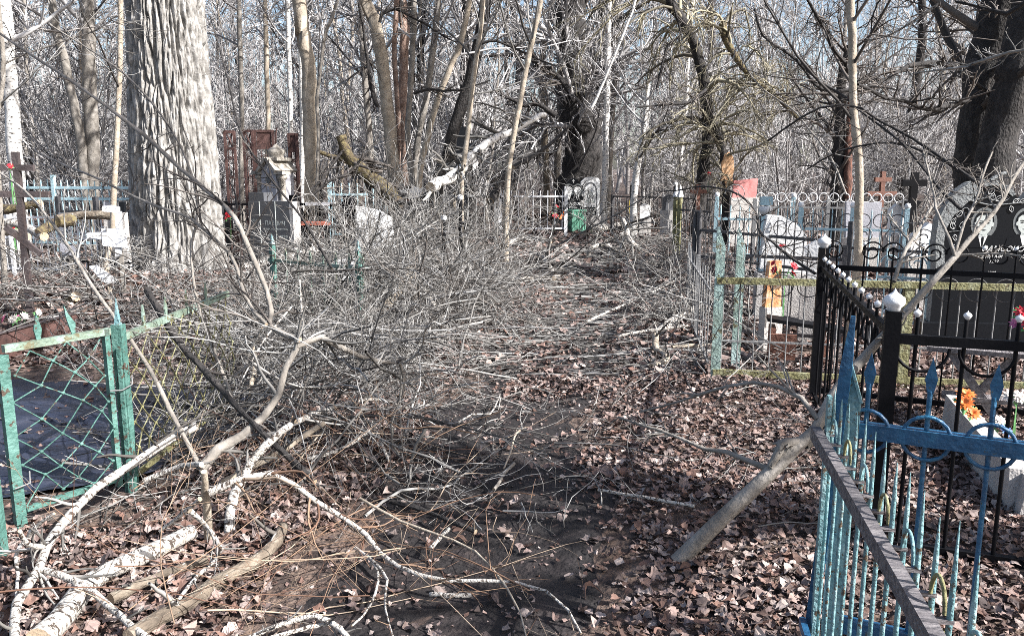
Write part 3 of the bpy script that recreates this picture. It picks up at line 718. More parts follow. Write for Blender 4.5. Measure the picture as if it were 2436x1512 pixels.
bough('birch_branch', 'stout branch stub leaning at the fence foot beside the path', gz(None, [(1565, 790, .05), (1600, 765, .1), (1640, 740, .16), (1668, 725, .2)]), .05, .04, 'birch_rough', 'twig', 6, 3, (.4, .8), 97)
bough('birch_branch', 'pale straight stick lying level at the turquoise fence foot', gz(None, [(1470, 800, .06), (1520, 790, .1), (1590, 780, .12), (1635, 775, .12)]), .016, .014, 'birch_rough', 'twig', 5, 2, (.3, .6), 98)
bough('birch_branch', 'yellowish stick lying against the foot of the turquoise post', gz(None, [(1600, 826, .05), (1640, 822, .06), (1700, 822, .06)]), .018, .016, 'tan', seed=99)
bough('crooked_branch', 'crooked forked bough lying where the leaves meet the twigs', gz(None, [(1560, 800, .12), (1560, 830, .08), (1590, 850, .05), (1550, 870, .04)]), .03, .025, 'tan', 'twig', 5, 2, (.3, .7), 100)
bough('long_stick', 'long straight pale stick lying aslant over the path twigs', gz(None, [(1395, 765, .1), (1450, 740, .12), (1530, 705, .14), (1610, 665, .15)]), .014, .01, 'birch_rough', 'twig', 5, 2, (.2, .4), 101)
# logs beyond the metal cross
bough('log', 'thin rotten brown log lying before the white fence', pd(Z4, [(-60, 548, 11), (150, 520, 11), (270, 500, 11), (385, 490, 11)]), .075, .05, 'moss', seed=102, cat='log')
bough('log', 'birch log with peeling orange bark lying beside the young tree', pd(Z4, [(540, 640, 10.3), (700, 592, 10.4), (900, 592, 10.4), (1140, 600, 10.4)]), .06, .05, 'logbark', seed=103, cat='log')
bough('log', 'mossy black log propped behind the metal cross', pd(Z4, [(360, 765, 9.6), (520, 675, 9.8), (700, 650, 10)]), .055, .07, 'moss', seed=104, cat='log')
bough('log', 'pale brown log lying low at the picture edge behind the cross', pd(Z4, [(-80, 660, 10), (200, 690, 10), (420, 800, 9.6)]), .05, .05, 'birch_rough', seed=105, cat='log')
bough('log', 'stub of brown log on the leaf bank beside the cross', pd(Z4, [(-40, 740, 9.5), (120, 755, 9.5), (260, 800, 9.3)]), .05, .045, 'tan', seed=106, cat='log')
bough('log', 'rotten black stump piece lying below the leaf bank', gz(Z4, [(540, 1480, .12), (620, 1430, .2), (720, 1360, .3)]), .05, .06, 'moss', 'twig', 4, 2, (.3, .6), 107, cat='log')
bough('birch_branch', 'long white branch lying level along the leaf bank foot', gz(Z4, [(430, 1320, .15), (700, 1250, .2), (1000, 1270, .22), (1300, 1310, .22), (1650, 1320, .2)]), .016, .014, 'birch_rough', 'twig', 12, 3, (.12, .3), 108)

# ------------------------------------------------------------------ near boughs
bough('birch_branch', 'long white birch bough lying aslant before the mesh fence', gz(Z7, [(765, 25, .36), (640, 85, .32), (540, 160, .28), (430, 220, .24), (350, 280, .20), (270, 370, .16), (215, 430, .14), (180, 500, .12), (150, 580, .10), (110, 640, .10), (70, 700, .09), (55, 860, .09)]), .021, .016, 'birch_rough', 'twig', 14, 2, (.08, .2), 110, ang=(.4, .9))
bough('birch_branch', 'forked white branch curling toward the picture bottom', gz(Z7, [(150, 575, .11), (250, 610, .10), (330, 640, .09), (400, 700, .08), (470, 760, .07), (580, 850, .06)]), .013, .012, 'birch_rough', 'twig', 6, 2, (.15, .3), 111)
bough('birch_branch', 'short white snag pointing up off the fallen birch bough', gz(Z7, [(170, 495, .13), (110, 480, .2), (75, 430, .28)]), .012, .008, 'birch_rough', 'twig', 5, 1, (.3, .6), 112)
bough('birch_branch', 'white snag arching up before the leaning gate frame', gz(Z7, [(110, 450, .18), (150, 405, .24), (210, 362, .30)]), .009, .006, 'birch_rough', seed=113)
bough('birch_branch', 'white prong hanging down at the picture corner', gz(Z7, [(95, 465, .16), (62, 520, .14), (70, 600, .1), (62, 690, .08)]), .008, .006, 'birch_rough', seed=114)
bough('birch_log', 'thick birch log with flaking bark lying among brown leaves', gz(Z7, [(750, 425, .10), (640, 480, .09), (520, 540, .08), (430, 580, .07), (330, 650, .06), (260, 740, .06), (150, 860, .06)]), .032, .044, 'birch_rough', seed=115, cat='log', sides=12)
bough('log', 'grey brown log lying next to the flaking birch log', gz(Z7, [(810, 545, .06), (680, 580, .05), (560, 630, .05), (430, 690, .05)]), .020, .022, 'logbark', 'twig', 4, 2, (.2, .4), 116, cat='log')
bough('log', 'long lichen brown log reaching the bottom of the picture', gz(Z7, [(1100, 410, .07), (1050, 500, .06), (950, 570, .05), (850, 620, .05), (760, 690, .05), (640, 760, .05), (500, 840, .05)]), .026, .028, 'logbark', 'twig', 4, 2, (.2, .4), 117, cat='log', sides=12)
bough('broken_sapling', 'upright mottled stump stem rising among the near branches', gz(Z7, [(815, 490, .0), (810, 400, .12), (800, 300, .26), (790, 200, .40)]), .019, .014, 'tan', seed=118)
bough('leaning_sapling', 'long thin dark sapling leaning over from the metal cross', np.vstack([pd(Z7, [(795, 215, 3.65), (740, 110, 3.7), (680, 0, 3.75)]), pd(None, [(364, 890, 3.85), (300, 792, 4.0), (222, 685, 4.2)]), pd(Z4, [(650, 900, 4.5), (500, 680, 4.7), (250, 380, 5.0), (0, 200, 5.3), (-200, 60, 5.5)])]), .012, .006, 'grey', 'twig', 18, 2, (.06, .16), 119)
bough('leaning_sapling', 'dark sawn pole slanting from the mesh fence into the branches', pd(None, [(350, 690, 4.6), (400, 775, 4.4), (440, 832, 4.3), (500, 895, 4.1), (560, 962, 3.9), (620, 1025, 3.75), (700, 1100, 3.6), (750, 1145, 3.5)]), .019, .014, 'dark', 'twig_dark', 6, 2, (.1, .25), 120)
bough('birch_branch', 'thin forked white bough meeting the stump stem', gz(Z7, [(560, 235, .30), (650, 200, .34), (720, 175, .38), (785, 170, .42)]), .012, .012, 'birch_rough', 'twig', 6, 2, (.2, .5), 121)
bough('arched_branch', 'lichen spotted stem arching up and over with a drooping end', np.vstack([pd(Z7, [(785, 190, 3.55)]), pd(Z8, [(30, 860, 3.6), (130, 780, 3.7), (250, 720, 3.8), (340, 610, 3.9), (390, 520, 3.95), (410, 420, 4.0), (450, 340, 4.05), (500, 290, 4.1), (560, 270, 4.1), (640, 300, 4.15), (720, 345, 4.2), (820, 380, 4.3), (920, 400, 4.4), (985, 412, 4.5), (985, 500, 4.5), (970, 590, 4.5)])]), .026, .007, 'grey', 'twig', 16, 2, (.10, .22), 122, up=-.05)
bough('leaning_sapling', 'long dark stem sweeping from the arched branch up across the furrowed tree', np.vstack([pd(Z8, [(480, 290, 4.1), (400, 260, 4.2), (330, 215, 4.25)]), pd(Z8, [(345, 190, 4.3), (340, 120, 4.35), (300, 0, 4.4)]), pd(Z4, [(2280, 750, 4.55), (2150, 540, 4.7), (1900, 320, 4.9), (1700, 150, 5.0), (1540, 0, 5.1)]), pd(Z1, [(1000, 940, 5.2), (600, 640, 5.4), (300, 440, 5.7), (0, 240, 6.0)])]), .016, .008, 'grey', 'twig_dark', 26, 3, (.05, .14), 123)
bough('leaning_sapling', 'thinner dark stem sweeping across the base of the furrowed tree', np.vstack([pd(Z8, [(320, 212, 4.2), (250, 140, 4.3), (205, 50, 4.4), (190, 0, 4.45)]), pd(Z4, [(2300, 1300, 4.5), (2240, 1100, 4.6), (2150, 930, 4.7), (2000, 800, 4.8), (1800, 620, 4.9), (1500, 520, 5.0), (1200, 390, 5.2), (900, 240, 5.4), (600, 120, 5.7), (350, 0, 6.0)])]), .011, .006, 'grey', 'twig_dark', 26, 3, (.06, .14), 124)
bough('leaning_sapling', 'slender stem rising steeply out of the fence corner', pd(None, [(560, 960, 4.2), (520, 860, 4.4), (470, 720, 4.6), (455, 600, 4.8), (470, 480, 5.0), (420, 330, 5.3), (300, 180, 5.6), (120, 60, 6)]), .010, .005, 'grey', 'twig_dark', 22, 3, (.06, .14), 125)
bough('leaning_sapling', 'thin curved stem beside the rusty gates bending to the brush', pd(None, [(790, 640, 6), (720, 520, 6.2), (640, 420, 6.5), (575, 320, 6.8), (540, 180, 7.2), (500, 40, 7.6)]), .010, .006, 'dark', 'twig_dark', 22, 3, (.06, .14), 126)
bough('birch_branch', 'pale bough bending down into a brown whip over the mud', np.vstack([gz(Z7, [(820, 280, .30), (900, 240, .34), (980, 220, .36), (1060, 205, .36), (1130, 240, .30), (1220, 310, .22), (1300, 360, .16), (1400, 420, .11)]), gz(ZB, [(60, 550, .06), (120, 600, .05), (200, 635, .05), (290, 665, .05), (400, 662, .05), (520, 665, .06), (620, 680, .06), (700, 710, .06), (760, 760, .04), (815, 860, .02)])]), .015, .004, 'birch_rough', 'twig_red', 14, 2, (.08, .2), 127)
bough('whip', 'thin tan whip curving over the mud to the picture bottom', gz(ZB, [(0, 360, .12), (100, 420, .10), (160, 450, .09), (270, 490, .09), (360, 520, .08), (430, 560, .08), (490, 620, .07), (540, 690, .06), (580, 750, .04), (615, 880, .02)]), .007, .003, 'tan', 'twig_red', 10, 2, (.08, .2), 128)
bough('whip', 'grey white whip dropping toward the picture bottom from the bough', gz(ZB, [(-20, 540, .08), (60, 600, .06), (100, 660, .05), (90, 750, .04), (125, 880, .03)]), .006, .003, 'birch_rough', 'twig_red', 6, 1, (.1, .2), 129)
bough('whip', 'second grey whip beside it ending on the mud', gz(ZB, [(0, 560, .07), (60, 610, .05), (65, 680, .04), (30, 770, .03), (-30, 830, .03)]), .006, .004, 'birch_rough', seed=130)
bough('birch_branch', 'white forked stick entering at the picture bottom', gz(Z7, [(960, 850, .03), (1100, 790, .06), (1220, 760, .08), (1290, 785, .07), (1360, 850, .05)]), .009, .009, 'birch_rough', 'twig', 8, 1, (.12, .3), 131)
bough('birch_branch', 'second white stick under the forked one at picture bottom', gz(Z7, [(1020, 855, .02), (1150, 815, .04), (1275, 790, .05)]), .008, .008, 'birch_rough', seed=132)
bough('birch_branch', 'twisted white branch winding among the near logs', gz(Z7, [(740, 350, .34), (800, 410, .26), (855, 480, .18), (850, 530, .12), (780, 590, .08), (690, 700, .05)]), .010, .007, 'birch_rough', 'twig', 8, 2, (.15, .3), 133)
bough('birch_branch', 'short white branch pointing at the upright stump stem', gz(Z7, [(620, 430, .14), (700, 370, .22), (775, 305, .32)]), .007, .010, 'birch_rough', 'twig', 5, 1, (.2, .4), 134)
bough('birch_branch', 'white birch length leaning behind the arched branch', gz(Z7, [(890, 440, .02), (900, 330, .12), (960, 190, .24), (1040, 90, .36), (1130, 20, .4)]), .024, .018, 'birch_rough', 'twig', 6, 2, (.15, .3), 135)
bough('branch', 'dark brown bough lying behind the white birch length', gz(Z7, [(870, 245, .12), (960, 190, .14), (1080, 130, .2), (1180, 60, .26), (1260, 10, .3)]), .018, .014, 'tan', 'twig', 8, 2, (.15, .3), 136)
for k, (pts, r, lab) in enumerate([
    ([(480, 0, .75), (492, 150, .55), (512, 330, .35), (532, 430, .22), (490, 520, .14), (440, 640, .08), (428, 800, .04)], .008, 'long upright white wand standing in front of the turquoise posts'),
    ([(300, 230, .6), (235, 360, .4), (190, 500, .25), (130, 680, .08)], .006, 'thin white wand leaning in the mesh fence corner'),
    ([(440, 130, .6), (330, 260, .45), (250, 390, .3), (160, 560, .15)], .007, 'second white wand leaning in the mesh fence corner'),
    ([(400, 420, .35), (480, 500, .25), (560, 580, .15), (640, 685, .06)], .006, 'white wand crossing the foot of the upright one'),
    ([(640, 680, .2), (560, 760, .1), (480, 868, .05)], .007, 'straw coloured wand near the arched branch foot'),
    ([(470, 680, .3), (560, 640, .26), (720, 590, .2), (880, 575, .14), (1000, 620, .06)], .016, 'black and white bough lying under the drooping branch end'),
    ([(520, 860, .12), (640, 830, .14), (760, 770, .16), (850, 690, .18), (900, 640, .2)], .011, 'pale bough curving up under the drooping branch end'),
    ([(780, 650, .18), (850, 730, .12), (880, 800, .08), (910, 868, .05)], .011, 'short pale bough pointing at the mud'),
    ([(250, 330, .35), (265, 400, .25), (240, 550, .1)], .02, 'peeled orange brown stub beside the mesh fence'),
    ([(975, 405, .5), (1060, 340, .6), (1090, 230, .8), (1140, 200, .85), (1200, 235, .8)], .006, 'curled pale twig hooked above the drooping branch end')]):
    bough('wand' if r < .01 else 'branch', lab, gz(Z8, pts), r, r * .7, 'birch_rough' if k not in (4, 8) else 'tan', 'twig', 8, 2, (.12, .3), 140 + k)
bough('stick', 'curved grey twig lying alone on the mud', gz(ZB, [(590, 110, .03), (570, 130, .04), (555, 190, .04), (530, 250, .03)]), .006, .005, 'tan', seed=160)
bough('stick', 'thicker dark stick lying under the curved twig', gz(ZB, [(565, 235, .02), (530, 270, .03), (515, 300, .03), (492, 328, .02)]), .010, .008, 'grey', seed=161)
bough('stick', 'white stick lying level near the picture bottom', gz(ZB, [(258, 714, .02), (320, 718, .03), (408, 718, .02)]), .010, .008, 'birch_rough', seed=162)
bough('stick', 'short broken stick standing in the black mud', gz(ZB, [(255, 550, .01), (300, 500, .05), (330, 470, .08)]), .009, .008, 'birch_rough', seed=163)
bough('stick', 'blackened stick with a pale cut end on the mud', gz(ZB, [(110, 370, .03), (250, 410, .03), (340, 450, .03), (425, 482, .03)]), .012, .012, 'dark', seed=164)
bough('stick', 'thin lichen white stick lying among the shaded leaves', gz(ZR, [(-10, 475, .03), (120, 495, .03), (260, 520, .03), (410, 545, .03)]), .008, .008, 'birch_rough', seed=165)
bough('stick', 'looped pale twig at the edge of the twig strewn path', gz(None, [(1090, 1005, .02), (1120, 985, .05), (1165, 985, .05), (1190, 940, .06), (1185, 975, .02)]), .006, .004, 'birch_rough', seed=166)

# leaning bough on the path side of the iron fences and its shoots
ls = np.vstack([pd(ZR, [(335, 790, 3.12), (400, 720, 3.13), (500, 620, 3.15), (600, 540, 3.17), (700, 450, 3.18), (800, 340, 3.2), (880, 270, 3.22), (950, 190, 3.24), (1000, 110, 3.26)]), pd(ZC, [(60, 1120, 3.27), (280, 870, 3.36), (440, 680, 3.42), (600, 520, 3.47), (760, 350, 3.5)]), pd(ZA, [(1200, 1480, 3.53), (1400, 1270, 3.56), (1530, 1130, 3.6)])])
e = bough('leaning_branch', 'stout grey bough leaning from the leaves up through the iron fences', ls, .034, .014, 'grey', seed=170, sides=11)
def shoots(parent, items, mk):
    for k, (pts, r0, r1) in enumerate(items):
        mb = MB(); rg = np.random.default_rng(900 + k)
        c, r = limb(mb, pts, r0, r1, 6, rg=rg)
        s, d, L, q = spawn(rg, c, r, 12, .15, 1, (.4, .9), (.12, .3), .6, .0022)
        p2, r2 = grow(rg, s, d, L, q, .4, 7, .12, 0)
        mb.tubes(p2, r2, 4)
        s, d, L, q = spawn(rg, p2, r2, 2, .2, 1, (.4, .9), (.25, .5), .7, .0018)
        p3, r3 = grow(rg, s, d, L, q, .5, 5, .12, 0)
        mb.tubes(p3, r3, 3)
        mb.build('side_shoot', M[mk], parent)
shoots(e, [
    (pd(ZR, [(945, 170, 3.24), (900, 100, 3.3), (840, 55, 3.4), (750, 20, 3.5), (630, 10, 3.6), (500, 40, 3.7), (400, 75, 3.8), (300, 105, 3.9), (170, 138, 4.0)]), .011, .005),
    (pd(ZR, [(735, 385, 3.2), (640, 350, 3.3), (550, 310, 3.4), (440, 295, 3.5), (300, 230, 3.6), (180, 195, 3.7), (80, 158, 3.8)]), .013, .005),
    (pd(ZR, [(860, 268, 3.22), (795, 270, 3.2), (775, 310, 3.19), (735, 375, 3.18)]), .020, .016),
    (pd(ZR, [(895, 285, 3.25), (960, 240, 3.3), (1010, 210, 3.35)]), .014, .010),
    (pd(ZA, [(1500, 1150, 3.58), (1440, 980, 3.6), (1380, 830, 3.65), (1290, 640, 3.7), (1270, 500, 3.75), (1200, 200, 3.85), (1150, 0, 3.9)]), .008, .004),
    (pd(ZA, [(1500, 1140, 3.6), (1600, 800, 3.65), (1730, 560, 3.7), (1770, 400, 3.7), (1830, 200, 3.75), (1910, 0, 3.8)]), .008, .004),
    (pd(ZA, [(1530, 1130, 3.6), (1700, 930, 3.65), (1880, 730, 3.7), (2030, 570, 3.75), (2050, 480, 3.75), (2150, 300, 3.8), (2300, 60, 3.9)]), .012, .007),
    (pd(ZA, [(820, 1440, 3.5), (870, 1280, 3.55), (970, 1050, 3.6), (1100, 850, 3.7), (1250, 590, 3.8), (1380, 400, 3.9)]), .010, .006),
    (pd(ZA, [(985, 1020, 3.62), (970, 960, 3.64), (880, 860, 3.7), (760, 690, 3.8)]), .006, .004),
    (pd(ZA, [(1530, 1150, 3.6), (1750, 1135, 3.55), (2000, 1130, 3.5), (2280, 1160, 3.4)]), .007, .004),
    (pd(ZC, [(760, 380, 3.5), (640, 500, 3.4), (500, 640, 3.3)]), .010, .010)], 'grey')
# boughs of the dark trunks and long thin arching stems
for k, (zf, pts, r0, r1, lab) in enumerate([
    (ZT, [(2080, 440, 10.6), (1950, 460, 10.3), (1800, 450, 10), (1620, 470, 9.7), (1500, 540, 9.4), (1350, 610, 9.2), (1255, 632, 9.1)], .045, .012, 'black bough reaching level from the massive black trunk'),
    (ZT, [(2100, 660, 10.6), (2000, 720, 10.2), (1900, 750, 9.9), (1750, 770, 9.6), (1600, 720, 9.3), (1450, 690, 9), (1350, 640, 8.8), (1260, 600, 8.6)], .04, .014, 'lower black bough sagging from the massive black trunk'),
    (ZT, [(2500, 350, 5), (2300, 380, 5.1), (2050, 460, 5.3), (1900, 490, 5.5), (1650, 520, 5.8)], .011, .005, 'pale bough hanging before the massive black trunk'),
    (ZT, [(890, -20, 7.5), (980, 130, 7.6), (1040, 220, 7.7), (1080, 350, 7.8), (1160, 430, 7.9), (1190, 520, 8)], .012, .018, 'dark bough coming down to the rotten snag'),
    (ZT, [(530, 60, 8), (570, 230, 8), (640, 300, 8), (740, 360, 8), (830, 430, 8), (930, 560, 8), (960, 620, 8), (1100, 650, 8), (1210, 640, 8)], .010, .016, 'long wavy bough reaching into the pale thin tree'),
    (ZT, [(620, 1000, 5.6), (800, 870, 5.5), (1000, 760, 5.4), (1240, 750, 5.3), (1400, 850, 5.2), (1650, 980, 5), (1900, 1150, 4.8), (2100, 1290, 4.6)], .006, .010, 'thin arching stem crossing in front of the pale thin tree'),
    (ZT, [(900, 1200, 6), (1100, 1080, 5.8), (1350, 1020, 5.6), (1500, 1010, 5.5), (1700, 1060, 5.3), (1900, 1160, 5.1), (2150, 1330, 4.9)], .005, .009, 'second thin arching stem below the first one'),
    (ZT, [(1240, 760, 5.4), (1400, 880, 5.2), (1560, 1000, 5), (1700, 1160, 4.8), (1850, 1350, 4.6), (1990, 1480, 4.5)], .006, .010, 'dark stem forking down toward the lobed headstone'),
    (ZT, [(350, 180, 12), (520, 560, 11.5), (800, 780, 11), (900, 900, 10.5), (1060, 1100, 10), (1180, 1380, 9.5)], .008, .012, 'long slack stem falling from the snapped mossed trunk'),
    (ZT, [(1830, 30, 7), (1700, 120, 7), (1500, 240, 7), (1330, 290, 7)], .012, .006, 'dark bough end coming in below the picture top'),
    (ZT, [(2500, -30, 6.5), (2330, 90, 6.6), (2150, 60, 6.8), (1950, 10, 7)], .02, .01, 'knotted black bough along the picture top'),
    (Z(1640, 380, 5.04), [(0, 500, 8), (300, 480, 7.6), (600, 430, 7.3), (900, 480, 7), (1080, 560, 6.8), (1220, 700, 6.6), (1290, 850, 6.4), (1310, 1010, 6.2), (1500, 1160, 6), (1700, 1330, 5.8), (2000, 1530, 5.6)], .007, .011, 'arched stem bending over the white slanted headstone'),
    (Z2T, [(1530, 820, 22), (1440, 760, 22), (1380, 735, 22), (1300, 750, 22), (1220, 705, 22), (1090, 655, 22)], .08, .03, 'black broken bough reaching from the tall dark trunk'),
    (Z2T, [(1620, 640, 24), (1520, 520, 24), (1400, 440, 24), (1220, 390, 24), (1000, 400, 24)], .09, .04, 'higher bough leaving the tall dark trunk'),
    (Z2T, [(1000, 310, 14), (1100, 290, 14), (1250, 350, 14), (1400, 420, 14), (1540, 470, 14)], .025, .012, 'dark bough leaving the black leaning trunk'),
    (Z2T, [(280, 160, 15), (300, 100, 15), (390, 65, 15), (480, 110, 15), (600, 170, 15), (720, 250, 15), (820, 300, 15)], .03, .012, 'arched dark bough leaving the thick smooth clump trunk'),
    (Z2T, [(520, 665, 15), (640, 630, 15), (720, 645, 15), (880, 630, 15), (1060, 570, 15)], .025, .012, 'dark bough crossing the clump trunks at mid height'),
    (Z2T, [(130, 20, 14.5), (160, 150, 14.5), (180, 330, 14.5), (220, 600, 14.5), (265, 760, 14.5)], .02, .04, 'limb hanging beside the thick smooth clump trunk'),
    (ZT, [(-50, 20, 16), (0, 250, 16), (-90, 330, 16), (-160, 620, 16)], .02, .03, 'dark curved bough beside the crooked lichen trunk'),
    (ZT, [(180, 640, 17), (120, 690, 16.5), (60, 725, 16.3), (-80, 740, 16), (-300, 760, 15.8)], .04, .015, 'crooked dark bough jutting from the lichen trunk')]):
    bough('bough', lab, pd(zf, pts), max(r0, r1) if k < 3 or k in (9, 10, 12, 13, 14, 15, 16, 19) else r0, min(r0, r1) if k < 3 or k in (9, 10, 12, 13, 14, 15, 16, 19) else r1, 'dark' if k not in (2, 8) else 'grey', 'twig_dark' if k not in (2, 8) else 'twig', 22, 4, (.12, .3), 180 + k, cut=False, rmin=.0028 if pts[0][2] < 9 else .005)

# ------------------------------------------------------------------ the bare wood behind
def proto_tree(seed, h, r0, mk, lean, n1, n2, n3, rm, tw='twig_bg'):
    rg = np.random.default_rng(seed)
    n = 8
    z = np.linspace(-.2, h, n)
    pts = np.stack([np.cumsum(rg.normal(lean, .12, n)), np.cumsum(rg.normal(0, .12, n)), z], -1)
    pts -= pts[0] * np.array([1, 1, 0])
    return pts, rg
def wood():
    rg = np.random.default_rng(400)
    kinds = []
    G_ = 'bare trees of the wood behind the graves'
    for k, (h, r0, mk, lean, n1) in enumerate([(12, .10, 'grey', .02, 34), (13, .14, 'tan', -.04, 40), (11, .07, 'birch', .05, 30), (10, .06, 'tan', -.06, 34), (13, .12, 'grey', .08, 40), (9, .05, 'grey', .1, 30), (12, .09, 'birch', -.05, 34), (12, .16, 'dark', .03, 44)]):
        pts, r_ = proto_tree(300 + k, h, r0, mk, lean, 0, 0, 0, 0)
        q = pts + np.array([0, 30 + k, 0])
        lab = {'grey': 'thin grey trunk in the bare wood far behind the graves', 'tan': 'thin sunlit tan trunk in the bare wood far behind', 'birch': 'thin white birch in the bare wood far behind', 'dark': 'stouter dark trunk in the bare wood far behind'}[mk]
        e = tree('bare_tree', lab, 'tree', q, r0, r0 * .45, mk, 'twig_bg', top=h, n1=n1, n2=7, n3=5, h0=.08, l1=(1.0, 3.0), group=G_, seed=330 + k, rmin=(.016, .012, .010), ext=False, base=False, sides=7)
        kinds.append((e, mk))
    sap = []
    for k in range(5):
        r_ = np.random.default_rng(500 + k)
        e = thing('bare_sapling', 'leafless many stemmed sapling in the thicket behind the graves', 'sapling', (0, 40 + k, 0), 0, 'leafless saplings of the thicket')
        n = 8
        a = r_.uniform(0, 2 * np.pi, n)
        st = np.stack([r_.normal(0, .15, n), r_.normal(0, .15, n), np.full(n, -.05)], -1)
        d = unit(np.stack([np.cos(a) * .28, np.sin(a) * .28, np.ones(n)], -1))
        mb = MB()
        p1, r1 = grow(r_, st, d, r_.uniform(3, 6.5, n), r_.uniform(.018, .035, n), .3, 10, .05, .02)
        mb.tubes(p1, r1, 5); mb.build('stems', M['twig_bg'], e)
        mb = MB()
        s, d, L, q = spawn(r_, p1, r1, 16, .12, 1, (.4, 1.0), (.12, .35), .55, .011)
        p2, r2 = grow(r_, s, d, L, q, .4, 7, .13, .01); mb.tubes(p2, r2, 4)
        s, d, L, q = spawn(r_, p2, r2, 7, .1, 1, (.35, 1.0), (.25, .55), .7, .009)
        p3, r3 = grow(r_, s, d, L, q, .5, 5, .15, 0); mb.tubes(p3, r3, 3)
        mb.build('crown', M['twig_bg'], e)
        sap.append(e)
    used = {}
    for n in range(95):
        y = 21 + 34 * rg.uniform(0, 1) ** .8
        x = rg.uniform(-1, 1) * (y * .70 + 1)
        if abs(x - path_x(y)) < 1.2 and y < 24: continue
        k = int(rg.integers(0, len(kinds)))
        e, mk = kinds[k]
        sc = rg.uniform(.8, 1.25)
        if k not in used: used[k] = 1; e.location = (x, y, float(H(x, y)) - .05); e.rotation_euler = (0, 0, rg.uniform(0, 6.28))
        else: dup(e, (x, y, float(H(x, y)) - .05), rg.uniform(0, 6.28), sc)
    us = {}
    for n in range(125):
        y = 20.5 + 24 * rg.uniform(0, 1) ** .9
        x = rg.uniform(-1, 1) * (y * .70 + 1)
        if abs(x - path_x(y)) < 1.5 and y < 27: continue
        k = int(rg.integers(0, len(sap)))
        if k not in us: us[k] = 1; sap[k].location = (x, y, float(H(x, y)))
        else: dup(sap[k], (x, y, float(H(x, y))), rg.uniform(0, 6.28), rg.uniform(.7, 1.15))
    # the wood too far off to tell trees apart
    mb = MB()
    n = 480
    y = rg.uniform(50, 90, n); x = rg.uniform(-1, 1, n) * y * .72
    st = np.stack([x, y, H(x, y) - .2], -1)
    d = unit(np.stack([rg.normal(0, .08, n), rg.normal(0, .08, n), np.ones(n)], -1))
    p1, r1 = grow(rg, st, d, rg.uniform(9, 17, n), rg.uniform(.05, .15, n), .3, 7, .03, .0)
    mb.tubes(p1, r1, 5)
    s, d, L, q = spawn(rg, p1, r1, 9, .08, 1, (.5, 1.2), (.12, .3), .35, .022)
    p2, r2 = grow(rg, s, d, L, q, .5, 6, .12, .02); mb.tubes(p2, r2, 3)
    s, d, L, q = spawn(rg, p2, r2, 3, .1, 1, (.4, 1.0), (.3, .6), .7, .02)
    p3, r3 = grow(rg, s, d, L, q, .6, 4, .15, .0); mb.tubes(p3, r3, 3)
    o = mb.build('far_woods', M['twig_bg'])
    tag(o, 'far off mass of bare trunks and branches closing the view', 'woods', kind='stuff')
wood()

# ------------------------------------------------------------------ fences
def arc(cx, cz, r, a0, a1, n=14):
    t = np.linspace(a0, a1, n)
    return np.stack([cx + r * np.cos(t), 0 * t, cz + r * np.sin(t)], -1)
def scroll(cx, cz, r, flip=1, turns=1.5, n=22):
    t = np.linspace(0, turns * 2 * np.pi, n)
    rr = r * (1 - .75 * t / t[-1])
    return np.stack([cx + flip * rr * np.cos(t), 0 * t, cz + rr * np.sin(t)], -1)
def spear(mb, x, z0, h, w, y=0, m=0):
    """flat forged leaf point"""
    mb.prism([(x - w * .25, z0), (x + w * .25, z0), (x + w * .5, z0 + h * .4), (x + w * .12, z0 + h * .85), (x, z0 + h), (x - w * .12, z0 + h * .85), (x - w * .5, z0 + h * .4)], y - .004, y + .004, m)
def onion(mb, c, r, m=0, k=1.0):
    mb.lathe([(0, -.02 * k), (r * .55, -.02 * k), (r * .62, 0), (r * .95, r * .35), (r, r * .65), (r * .9, r * 1.0), (r * .55, r * 1.25), (r * .22, r * 1.5), (r * .06, r * 1.78), (0, r * 1.9)], 16, m, None, c)
